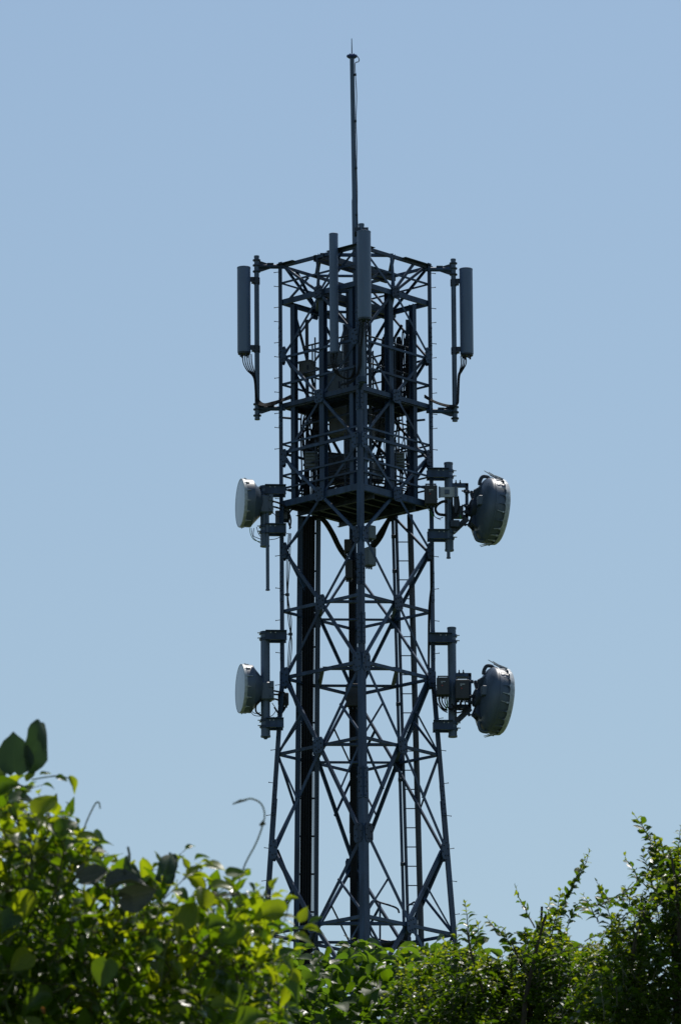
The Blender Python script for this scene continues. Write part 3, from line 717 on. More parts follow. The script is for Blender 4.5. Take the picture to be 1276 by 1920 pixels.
# more hardware on the upper right pole
m = MB(); q = loc(838, 923, UR[0].y - 0.12)
m.bar(q + V((-0.14, 0, 0)), q + V((0.20, 0, 0)), 0.05, 0.19)
RU[0].part('pale_clamp', m, BRKT)
m = MB()
for dx in (-0.15, 0.155): m.box(q + V((dx, -0.01, 0)), (0.03, 0.09, 0.20))
m.box(q + V((-0.005, -0.03, 0.0)), (0.085, 0.02, 0.085)); m.box(q + V((-0.005, -0.034, 0.0)), (0.055, 0.02, 0.06)); RU[0].part('clamp_window', m, GALV)
m = MB(); m.box(loc(855, 948, UR[0].y - 0.05), (0.10, 0.14, 0.34), 0, 0.015); m.box(loc(862, 960, UR[0].y - 0.03), (0.12, 0.1, 0.22)); RU[0].part('transceiver', m, STEELD)
m = MB(); m.box(loc(852, 983, UR[0].y - 0.06), (0.18, 0.16, 0.13), 0, 0.01); RU[0].part('feed_housing', m, STEELD)
for pp, rr, mt in (([(838, 940), (828, 941), (818, 948), (816, 957), (822, 964), (836, 966)], 0.028, CABLE), ([(846, 942), (850, 960), (848, 975)], 0.02, CABLE), ([(858, 930), (860, 950), (852, 968), (846, 972)], 0.015, CABLE), ([(806, 950), (812, 958), (814, 968), (822, 972), (830, 970)], 0.008, CABLE), ([(803, 952), (810, 966), (811, 970)], 0.008, CABG), ([(862, 966), (863, 972)], 0.012, CABG), ([(799, 950), (806, 960), (816, 970), (826, 975)], 0.006, CABLE)):
    RU[0].part('cable', MB().tube(curve(pc(pp, UR[0].y - 0.12), 6), rr, 6), mt, True)
for pp, rr, mt in (([(822, 1308), (824, 1318), (830, 1328), (838, 1332)], 0.02, CABLE), ([(827, 1306), (829, 1318), (836, 1328)], 0.014, CABLE), ([(833, 1306), (834, 1318), (840, 1328)], 0.012, CABLE), ([(836, 1308), (838, 1320), (836, 1330)], 0.014, CABG), ([(856, 1314), (853, 1324), (846, 1330), (840, 1328)], 0.02, CABLE), ([(864, 1314), (862, 1326), (850, 1334)], 0.016, CABLE), ([(870, 1314), (872, 1324), (866, 1334), (852, 1337)], 0.014, CABLE),
                   ([(814, 1300), (818, 1316), (828, 1330), (838, 1336)], 0.012, CABLE), ([(858, 1330), (868, 1330), (878, 1326)], 0.022, CABLE), ([(846, 1320), (852, 1326), (862, 1322)], 0.018, CABLE)):
    RL[0].part('cable', MB().tube(curve(pc(pp, LR[0].y - 0.14), 6), rr, 6), mt, True)

# ------------------------------------------------------------------ radio units
def radio(px0, px1, py0, py1, v, label, mat=BOXD, depth=0.2, print_=True, fins=False, rz=0.0, group=None, conn=True):
    a = loc(px0, py1, v); b = loc(px1, py0, v); c = (a + b)/2; w_, h = b.x - a.x, b.z - a.z
    t = Thing('radio_unit', V((c.x, c.y, a.z)), label, 'radio unit', group)
    t.part('housing', MB().box(c, (w_, depth, h), rz, 0.012), mat)
    rot = Matrix.Rotation(rz, 3, 'Z'); f = -depth/2
    def onf(x, z, sx, sz, th=0.006): return MB().box(c + rot @ V((x*w_, f - th/2 + 0.001, z*h)), (sx*w_, th, sz*h), rz)
    if print_:
        for i, (x, s) in enumerate(((-0.11, 0.07), (-0.02, 0.07), (0.07, 0.07), (0.15, 0.06))):
            t.part('lettering', onf(x, 0.25, s, 0.055), PRINTW)
        t.part('mark', onf(-0.09, 0.18, 0.10, 0.04), PRINTW)
        t.part('badge', onf(-0.06, 0.03, 0.10, 0.06), PRINTR)
        m = MB(); m.bar(c + rot @ V((-w_*0.38, 0, h*0.5)), c + rot @ V((-w_*0.38, 0, h*0.62)), 0.02, 0.04); m.bar(c + rot @ V((w_*0.38, 0, h*0.5)), c + rot @ V((w_*0.38, 0, h*0.62)), 0.02, 0.04); m.bar(c + rot @ V((-w_*0.42, 0, h*0.62)), c + rot @ V((w_*0.42, 0, h*0.62)), 0.03, 0.02)
        t.part('handle', m, STEELD)
    if fins:
        for i in range(5): t.part('fin', MB().box(c + rot @ V((0, f - 0.012, (i - 2)*h*0.19)), (w_*0.86, 0.03, h*0.05), rz), mat)
    if conn:
        m = MB()
        for i in range(3):
            p = c + rot @ V(((i - 1)*w_*0.28, 0, -h/2)); m.tube([p, p - V((0, 0, 0.05))], 0.018, 8)
        t.part('connectors', m, STEELD, kind='stuff')
    return t
radio(818, 841.5, 1272, 1305, LR[0].y - 0.20, 'dark box with a pale logo left of the lower right mount pole')
radio(853, 879, 1276, 1312, LR[0].y - 0.18, 'dark box with a pale logo between the lower right pole and dish')
radio(795, 819, 912, 947, 0.0 - 0.15, 'dark box with a pale logo at the right corner of the lower deck')
radio(531, 543, 953, 975, 0.05, 'small grey box on the left leg beside the upper left dish', BOXG, 0.14, False)
radio(516, 531, 958, 985, 0.10, 'flat grey box between the upper left dish pole and the leg', BOXG, 0.10, False)
radio(521, 541, 1300, 1322, 0.05, 'dark box on the left leg beside the lower left dish', BOXD, 0.14, False)
radio(682, 700.5, 1028, 1062, -0.55, 'pale sided grey box low on the front leg under the deck', BOXG, 0.22, False, rz=R(35))
radio(684, 700, 987, 1012, -0.55, 'pale sided grey box high on the front leg under the deck', BOXG, 0.22, False, rz=R(35))
radio(645, 659, 1013, 1036, 0.75, 'dark box on the back leg just under the deck', BOXD, 0.2, False)
radio(647, 660, 1052, 1086, 0.75, 'dark tall box on the back leg lower under the deck', BOXD, 0.2, False)
radio(649.5, 672, 1283, 1325, 1.2, 'dark box on the back leg at the level of the lower dishes', BOXD, 0.16, False)
radio(571, 596, 848, 880, -0.1, 'finned grey unit on the lower deck at the left', BOXG, 0.2, False, True)
radio(735, 758, 850, 878, -0.1, 'finned grey unit on the lower deck at the right', BOXG, 0.2, False, True)
radio(681, 691, 836, 862, -0.3, 'small grey unit beside the front leg above the lower deck', BOXG, 0.15, False)

# ------------------------------------------------------------------ equipment cabinets on the decks
def cabinet(px0, px1, py0, py1, v, depth, mat, label, rz=0.0, legs=True):
    a = loc(px0, py1, v); b = loc(px1, py0, v); c = (a + b)/2; w_, h = b.x - a.x, b.z - a.z
    t = Thing('equipment_cabinet', V((c.x, c.y, a.z)), label, 'cabinet')
    rot = Matrix.Rotation(rz, 3, 'Z')
    t.part('body', MB().box(c, (w_, depth, h), rz, 0.012), mat)
    d = t.part('door', MB().box(c + rot @ V((0, -depth/2 - 0.008, 0)), (w_*0.9, 0.02, h*0.9), rz), mat)
    t.part('handle', MB().box(c + rot @ V((w_*0.36, -depth/2 - 0.03, 0)), (0.02, 0.025, min(0.12, h*0.3)), rz), STEELD, parent=d)
    t.part('lid', MB().box(c + rot @ V((0, 0, h/2 + 0.008)), (w_*1.05, depth*1.05, 0.02), rz), mat)
    return t
cabinet(564, 588, 680, 706, 0.1, 0.22, BOXT, 'small pale grey cabinet above the upper deck at the left', R(-30))
cabinet(606, 640, 662, 688, 0.15, 0.2, BOXG, 'pale grey box behind the slim antenna', R(-35))
cabinet(618, 657, 757, 818, 0.05, 0.25, BOXT, 'large pale cabinet hanging between the two decks', R(-8))
cabinet(614, 650, 700, 752, 0.2, 0.2, BOXG, 'grey box on the upper deck behind the front leg', R(-35))
cabinet(604, 648, 856, 905, 0.1, 0.4, BOXD, 'dark cabinet standing on the lower deck', R(25))
cabinet(660, 678, 560, 640, 0.25, 0.2, BOXD, 'tall dark box behind the front antenna', R(10))
cabinet(642, 672, 640, 700, 0.35, 0.25, BOXD, 'dark box at the centre of the upper deck', R(10))
cabinet(698, 722, 780, 822, 0.35, 0.25, BOXD, 'dark cabinet between the decks right of the front leg', R(20))
cabinet(588, 612, 778, 838, 0.45, 0.22, BOXD, 'dark cabinet between the decks at the left behind the braces', R(-20))
cabinet(700, 716, 868, 905, 0.25, 0.25, BOXG, 'narrow grey cabinet standing on the lower deck right of the front leg', R(15))
for i, (p0, p1, q0, q1) in enumerate(((722, 731, 700, 722), (735, 741, 690, 712), (744, 752, 696, 716), (755, 763, 690, 712), (764, 771, 694, 716))):
    radio(p0, p1, q0, q1, 0.15 + 0.08*i, ('leftmost', 'second', 'middle', 'fourth', 'rightmost')[i] + ' small connector box in the row under the cable loops on the upper deck', BOXD, 0.1, False, group='row of connector boxes', conn=False)
    
# ------------------------------------------------------------------ cable loops above the upper deck
CB = Thing('cable_loops', loc(745, 755, 0.2), 'black cables looping up over the upper deck at the right', 'cables')
random.seed(3)
for i in range(16):
    x = 716 + i*3.4; yt = random.choice([624, 632, 640, 648]) + random.uniform(-3, 3); v = random.uniform(-0.1, 0.5); dx = random.uniform(3, 8)
    pts = [loc(x - 1, 752, v), loc(x, 720, v), loc(x, yt + 14, v), loc(x + dx*0.5, yt, v), loc(x + dx, yt + 14, v), loc(x + dx + random.uniform(-2, 2), 700, v), loc(x + dx + random.uniform(-6, 6), 752, v)]
    CB.part('cable', MB().tube(curve(pts, 6), random.choice([0.009, 0.012, 0.02]), 6), CABLE, True)
CB2 = Thing('cable_bundle', loc(580, 900, 0.2), 'black feeder cables running up between the decks at the left', 'cables')
for i in range(14):
    x = 566 + i*2.5; v = 0.35 + random.uniform(-0.2, 0.2)
    CB2.part('cable', MB().tube(curve([loc(x, 940, v), loc(x + random.uniform(-3, 3), 880, v), loc(x + random.uniform(-4, 4), 830, v), loc(x + random.uniform(-8, 12), 790, v), loc(x + random.uniform(-10, 25), 758, v)], 5), 0.016, 6), CABLE, True)
CB3 = Thing('cable_bundle', loc(640, 940, -0.2), 'black cables lying over the lower deck behind its front rail', 'cables')
for i in range(9):
    y0 = 888 + i*3.2
    CB3.part('cable', MB().tube(curve([loc(575 + i*6, y0 + 20, 0.1), loc(620, y0 + 8 + random.uniform(-3, 3), -0.3), loc(668, y0 + random.uniform(-4, 4), -0.5), loc(720, y0 + 6 + random.uniform(-4, 4), -0.4), loc(775 - i*4, y0 + 20, 0.0)], 6), 0.013, 6), CABLE, True)
CB4 = Thing('cable_bundle', loc(740, 940, 0.2), 'black feeder cables running up between the decks at the right', 'cables')
for i in range(11):
    x = 706 + i*5.5; v = 0.1 + random.uniform(-0.2, 0.5)
    CB4.part('cable', MB().tube(curve([loc(x, 940, v), loc(x + random.uniform(-6, 6), 890, v), loc(x + random.uniform(-8, 8), 840, v), loc(x + random.uniform(-8, 8), 795, v), loc(x + random.uniform(-12, 12), 758, v)], 5), random.choice([.009, .014, .018]), 6), CABLE, True)
def bundle(name, base, label, paths, r, mat=CABLE):
    t = Thing('cable_bundle', base, label, 'cables')
    for p in paths: t.part('cable', MB().tube(curve(p, 6), r, 6), mat, True)
    return t
bundle('', loc(604, 975, 0.3), 'thick cables sagging from the deck to the back leg at the left', [[loc(590 + i*2, 968, 0.25), loc(604 + i*2, 977, 0.35), loc(618 + i*2.4, 998 + i, 0.6), loc(634 + i*2.5, 1030 + i*2, 0.9), loc(650 + i, 1052, 1.1)] for i in range(5)], 0.017)
bundle('', loc(730, 975, 0.3), 'thick cables sagging from the deck to the back leg at the right', [[loc(738 + i, 965, 0.25), loc(724 + i*1.5, 977, 0.35), loc(708 + i*2, 1004 + i, 0.6), loc(692 + i*1.5, 1030, 0.9), loc(668 + i, 1048, 1.15)] for i in range(5)], 0.017)
bundle('', cor(3, zz(1300)), 'thin black cables strung down the left leg with a clamp', [[loc(541 + i*2, 1000, -0.05), loc(537 + i*3, 1060, -0.05), loc(538 + i*0.8, 1115, -0.05), loc(540 + i*3, 1160, -0.05), loc(544 + i*0.8, 1189, -0.05), loc(541 + i*3, 1215, -0.05), loc(537 + i, 1290, -0.05)] for i in range(3)], 0.009)
bundle('', cor(1, zz(1300)), 'thin black cables strung down inside the right leg', [[loc(806 + i, 1030, 0.0), loc(808 + i, 1085, 0.0), loc(803 + i*1.5, 1140, 0.0), loc(802 + i*1.5, 1200, 0.0), loc(803 + i, 1270, 0.0), loc(812 + i, 1300, 0.0)] for i in range(3)], 0.010)
m = MB(); 
for x_, y_ in ((538.5, 1115), (544.5, 1189)):
    m = MB(); c = loc(x_, y_, -0.05); m.box(c, (0.075, 0.05, 0.045)); m.bar(c, V((cor(3, c.z).x + 0.03, c.y, c.z)), 0.015, 0.015); TW.part('cable_clamp', m, STEELD)
bundle('', loc(662, 1100, 1.2), 'feeder cables running down the back leg', [[loc(654 + i*2.2, 1050, 1.22), loc(654.5 + i*2, 1200, 1.22), loc(655 + i*2, 1320, 1.25), loc(657 + i*2, 1500, 1.38), loc(659 + i*2.1, 1790, 1.55)] for i in range(6)], 0.012)

# ------------------------------------------------------------------ cable ladder with feeder cables
CT = Thing('cable_tray', V((loc(574, 1790, 0.35).x, 0.35, GZ)), 'broad vertical tray of black feeder cables inside the left of the tower', 'cable tray')
zA, zB_ = zz(968, 0.3), GZ + 0.15
def along(xa, xb, v=0.35, ya=968, yb=1770):
    a = loc(xa, ya, v); b = loc(xb, yb, v); f = (zB_ - a.z)/(b.z - a.z); return a, a + (b - a)*f
a, b = along(563, 555, 0.30); CT.part('rail', MB().bar(a, b, 0.10, 0.05, (0, -1, 0)), STEEL)
a, b = along(597, 592, 0.30); CT.part('rail', MB().bar(a, b, 0.085, 0.05, (0, -1, 0)), STEELD)
for i in range(9):
    x = 569.5 + i*2.35; a, b = along(x, x - 7.2, 0.31 + 0.03*(i % 2)); CT.part('cable', MB().tube([a, b], 0.0165, 8), CABLE, True)
for x in (590.3, 592.5):
    a, b = along(x, x - 6, 0.4); CT.part('cable', MB().tube([a, b], 0.007, 6), CABLE, True)
y_ = 1000
while y_ < 1800:
    f = (y_ - 968)/(1770 - 968); xl, xr = 560 - 8*f, 601 - 5*f
    CT.part('clamp_bar', MB().bar(loc(xl, y_, 0.37), loc(xr, y_, 0.37), 0.03, 0.03), STEELD); y_ += 71
# ------------------------------------------------------------------ ladder
LA = Thing('ladder', V((0.85, 0.5, GZ)), 'steel access ladder with thin rungs inside the right of the tower', 'ladder')
def lad(x, y, v): return loc(x, y, v)
def rail(x0, x1, v0, v1, w_, d_, nm='rail'):
    a = loc(x0, 965, v0); b = loc(x1, 1760, v1); f = (GZ + 0.1 - a.z)/(b.z - a.z)
    LA.part(nm, MB().bar(a, a + (b - a)*f, w_, d_, (0.7, 0.7, 0)), STEEL if w_ < 0.07 else STEELD); return a, b
ra, rb = rail(742, 765, 0.66, 0.80, 0.035, 0.05); rail(735.5, 757.5, 0.70, 0.84, 0.04, 0.04, 'safety_rail'); rc, rd = rail(768, 789, 0.44, 0.58, 0.085, 0.07)
nr = 24
for i in range(-1, 36):
    f = (i + 0.45)/ 22.2
    p = ra.lerp(rb, f) if f <= 1 else ra + (rb - ra)*f; q = rc + (rd - rc)*f
    if p.z > GZ + 0.3 and p.z < zz(968): LA.part('rung', MB().tube([p, q], 0.011, 6), STEEL)
for y_, in ((1006,), (1071,), (1145,), (1320,), (1462,), (1620,)):
    f = (y_ - 965)/795; c = loc(737 + 22*f, y_, 0.66 + 0.14*f); LA.part('rail_clamp', MB().tube([c - V((0.05, 0, 0)), c + V((0.03, 0, 0))], 0.035, 8), STEELD, True)

#FOLIAGE
# ------------------------------------------------------------------ plants
def leaf_shape(kind, seed):
    """one leaf: base at the origin, tip along +Y, upper side +Z, length 1; returns (verts, faces, uvs)"""
    rd = random.Random(seed)
    if kind == 'broad': ws = [(0, .10), (.06, .34), (.18, .46), (.36, .48), (.56, .40), (.76, .25), (.90, .10), (1, 0)]
    elif kind == 'ovate': ws = [(0, .02), (.10, .17), (.25, .27), (.42, .29), (.60, .23), (.78, .13), (.92, .04), (1, 0)]
    elif kind == 'strip': ws = [(0, .06), (.10, .18), (.25, .23), (.45, .24), (.65, .235), (.82, .22), (.93, .20), (1, .13)]
    else: ws = [(0, .02), (.14, .17), (.38, .27), (.62, .24), (.84, .11), (1, 0)]
    fold = rd.uniform(0.2, 0.75); bend = rd.uniform(0.0, 0.95); roll = rd.uniform(-0.25, 0.25); wob = rd.uniform(0.02, 0.06)
    cols = (-1, -0.5, 0, 0.5, 1) if kind != 'small' else (-1, 0, 1)
    vs = []; uv = []; fs = []; nc = len(cols)
    for i, (t, w_) in enumerate(ws):
        y = math.sin(t*bend)/bend if abs(bend) > .05 else t; z0 = -(1 - math.cos(t*bend))/bend if abs(bend) > .05 else 0
        for c in cols:
            x = c*w_*math.cos(fold*abs(c)); z = z0 + abs(c)*w_*math.sin(fold) + wob*math.sin(t*9 + c*3 + seed)*abs(c) + roll*c*t*0.25
            back = -0.10*abs(c)*(1 - t/0.2) if (kind == 'broad' and t < 0.2) else 0
            jg = .13 if kind == 'strip' else .05
            vs.append((x*(1 + rd.uniform(-jg, jg)), y + back + rd.uniform(-jg, jg)*.35*abs(c), z + (0.10*math.sin(t*5 + c*2.5 + seed) if kind == 'strip' else 0))); uv.append((0.5 + 0.5*c, t))
    for i in range(len(ws) - 1):
        for j in range(nc - 1): fs.append((i*nc+j, i*nc+j+1, (i+1)*nc+j+1, (i+1)*nc+j))
    return vs, fs, uv
SHAPES = {k: [leaf_shape(k, s) for s in range(7)] for k in ('broad', 'ovate', 'small', 'strip')}
LEAFMESH = {}
def leaf_mesh(kind, s, mat):
    key = (kind, s, mat.name)
    if key not in LEAFMESH:
        vs, fs, uv = SHAPES[kind][s]; me = bpy.data.meshes.new('leaf')
        me.from_pydata(vs, [], fs); ul = me.uv_layers.new(name='UVMap')
        for lp in me.loops: ul.data[lp.index].uv = uv[lp.vertex_index]
        for p in me.polygons: p.use_smooth = True
        me.materials.append(mat); LEAFMESH[key] = me
    return LEAFMESH[key]
def orient(p, d, n, size):
    y = V(d).normalized(); z = V(n) - y*V(n).dot(y)
    z = z.normalized() if z.length > 1e-4 else V((1, 0, 0)); x = y.cross(z)
    m = Matrix((x, y, z)).transposed().to_4x4()
    return Matrix.Translation(p) @ m @ Matrix.Scale(size, 4)
def rv(s=1.0): return V((random.uniform(-s, s), random.uniform(-s, s), random.uniform(-s, s)))

class Plant:
    def __init__(s, name, base, label, cat, group=None):
        s.t = Thing(name, base, label, cat, group, world=True); s.leaves = []; s.twigs = MB(); s.green = MB()
    def leaf(s, kind, p, d, n, size, mat, score=None, stalk=0.0):
        p = V(p); d = V(d).normalized()
        if stalk > 0:
            q = p + d*stalk*0.8 + V((0, 0, stalk*0.25)); s.green.tube([p, q], 0.0022 if size > 0.05 else 0.0015, 3, False); p = q
        s.leaves.append((kind, random.randrange(7), orient(p, d, n, size), mat, size - 0.03*p.y if score is None else score))
    def shoot(s, tip, d, length, kind, size, mat, mat2, step, bend=0.25, r=0.004, taper=True, up=0.9, tipfrac=0.25, pair=False):
        """a leafy shoot that ends at tip, growing along d"""
        d = V(d).normalized(); n = max(4, int(length/step)); sag = rv(1)*bend
        pts = []
        for i in range(n + 1):
            f = i/n; pts.append(V(tip) - d*length*(1 - f) + sag*length*((1 - f)**2 - (1 - f))*1.0 + rv(0.004))
        s.twigs.tube(pts, [r*(1 - 0.7*i/n) for i in range(n + 1)], 4, False)
        for i in range(1, n + 1):
            f = i/n
            if f < 0.12: continue
            sd = (pts[i] - pts[i-1]).normalized()
            a = i*2.4 + random.uniform(-.5, .5)
            e = sd.cross(V((0, 0, 1)) + rv(.15)); e = e.normalized() if e.length > 1e-3 else V((1, 0, 0)); g_ = sd.cross(e)
            for sg in ((1, -1) if pair else (1,)):
                if pair: out_ = e*sg + g_*random.uniform(-.35, .35)
                else: out_ = e*math.cos(a) + g_*math.sin(a)
                ld = sd*random.uniform(.45, .9) + out_*random.uniform(.7, 1.0) + V((0, 0, random.uniform(-.25, .25)))
                if i == n: ld = sd + out_*0.3
                nn = V((0, -.28, up)) + rv(.8) + out_*-0.2
                sz = size*random.uniform(.72, 1.15)*(1.0 if f < 0.75 or not taper else 1.25 - f*0.75)
                s.leaf(kind, pts[i], ld, nn, sz, mat2 if f > 1 - tipfrac else mat, stalk=sz*0.12)
    def finish(s, limit=300):
        s.leaves.sort(key=lambda q: -q[4])
        inv = Matrix.Translation(-s.t.base)
        for kind, sh, m, mat, sc in s.leaves[:limit]:
            o = bpy.data.objects.new('leaf', leaf_mesh(kind, sh, mat)); COL.objects.link(o); o.parent = s.t.o; o.matrix_local = inv @ m
        rest = s.leaves[limit:]
        if rest:
            vs = []; fs = []; uvs = []; mats = []; mi = []
            for kind, sh, m, mat, sc in rest:
                if mat not in mats: mats.append(mat)
                k = mats.index(mat); v0, f0, u0_ = SHAPES[kind][sh]; o = len(vs); mm = inv @ m
                vs += [tuple(mm @ V(p)) for p in v0]
                for f in f0: fs.append(tuple(i + o for i in f)); mi.append(k)
                uvs += u0_
            me = bpy.data.meshes.new('foliage'); me.from_pydata(vs, [], fs); ul = me.uv_layers.new(name='UVMap')
            fl = [0.0]*(2*len(me.loops))
            for lp in me.loops: fl[2*lp.index], fl[2*lp.index+1] = uvs[lp.vertex_index]
            ul.data.foreach_set('uv', fl)
            for m_ in mats: me.materials.append(m_)
            me.polygons.foreach_set('material_index', mi); me.polygons.foreach_set('use_smooth', [True]*len(me.polygons))
            ob = bpy.data.objects.new('foliage', me); COL.objects.link(ob); ob.parent = s.t.o; ob['kind'] = 'stuff'
        if s.twigs.v: s.t.part('twigs', s.twigs, TWIG, kind='stuff')
        if s.green.v: s.t.part('leaf_stalks', s.green, SHOOT, kind='stuff')
def profile(pts, Y):
    """top line of a plant, given along the photograph at distance Y, as world x -> z"""
    w_ = [at(a, b, Y) for a, b in pts]
    def f(x):
        if x <= w_[0].x: return w_[0].z
        for a, b in zip(w_, w_[1:]):
            if x <= b.x: return a.z + (b.z - a.z)*(x - a.x)/(b.x - a.x)
        return w_[-1].z
    return f, w_[0].x, w_[-1].x
def stems(P, base, tops, r=0.03, wob=0.12):
    """trunk and limbs from the ground to the crown"""
    for i, tp in enumerate(tops):
        b = V(base) + V((random.uniform(-.1, .1), random.uniform(-.1, .1), 0)); tp = V(tp)
        pts = [b, b.lerp(tp, .3) + rv(wob), b.lerp(tp, .62) + rv(wob), tp]
        c = curve(pts, 6); n = len(c)
        P.t.part('trunk' if i == 0 else 'branch', MB().tube(c, [r*(1 if i == 0 else .6)*(1 - .8*j/n) for j in range(n)], 7), BARK, True)

# --- near bush overgrown with climbers, out of focus at the left
random.seed(21)
YN = 19.0
top, xa, xb = profile([(-520, 1640), (-300, 1540), (-120, 1480), (0, 1462), (60, 1470), (110, 1530), (160, 1575), (205, 1605), (235, 1680), (280, 1690), (320, 1640), (370, 1612), (440, 1650), (500, 1695), (560, 1720), (575, 1790), (540, 1860), (570, 1990)], YN)
xb = at(560, 1700, YN).x
gN = ground_z(-1.0, YN)
NB = Plant('climber_bush', (-0.95, YN, gN), 'blurred near bush of bright yellow green climber leaves at the lower left', 'bush')
stems(NB, (-0.95, YN, gN), [(-0.75, YN, gN + 1.9), (-0.4, YN - .1, gN + 1.75), (-1.3, YN + .1, gN + 2.0), (-0.2, YN, gN + 1.55), (-0.6, YN + .2, gN + 1.8)], 0.04)
ext = xb - xa
for i in range(2600):
    x = random.uniform(xa, xb - 0.02); dy = random.uniform(-.6, 1.5)
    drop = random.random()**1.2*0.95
    z = top(x) - (0.25 if dy < 0 else 0.10)*dy*dy - drop + 0.005
    edge = (x - (xa + xb)/2)/(ext/2)
    d = V((edge*0.6 + random.uniform(-.7, .7), -dy*-0.6 + random.uniform(-.7, .3), random.uniform(-.25, 1.0)))
    mix = random.random(); young = drop < 0.32 and mix < .85; ln = random.uniform(.16, .30); q = V((x, YN + dy, z)) - d.normalized()*ln
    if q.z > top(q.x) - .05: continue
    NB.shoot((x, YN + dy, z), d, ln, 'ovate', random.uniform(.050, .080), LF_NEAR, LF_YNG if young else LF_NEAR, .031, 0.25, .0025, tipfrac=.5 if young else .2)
for i in range(520):
    x = random.uniform(xa, xb - 0.05); dy = random.uniform(-.62, 1.3); drop = random.random()**1.1*0.95 + .06
    z = top(x) - 0.25*dy*dy - drop
    d = V((random.uniform(-1, 1), random.uniform(-1, .3), random.uniform(-.9, .2)))
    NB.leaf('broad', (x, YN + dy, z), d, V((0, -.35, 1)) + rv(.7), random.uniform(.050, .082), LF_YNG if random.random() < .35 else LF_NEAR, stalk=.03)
def hero(P, px, py, Y, ang, size, kind, mat, face_=(0, -1, .3), tilt=0.0, score=9.0):
    """single leaf seen at a pixel; ang: direction of the tip in the picture, degrees from right"""
    p = at(px, py, Y); d = V((math.cos(R(ang)), tilt, math.sin(R(ang)))); P.leaf(kind, p, d, V(face_), size, mat, score)
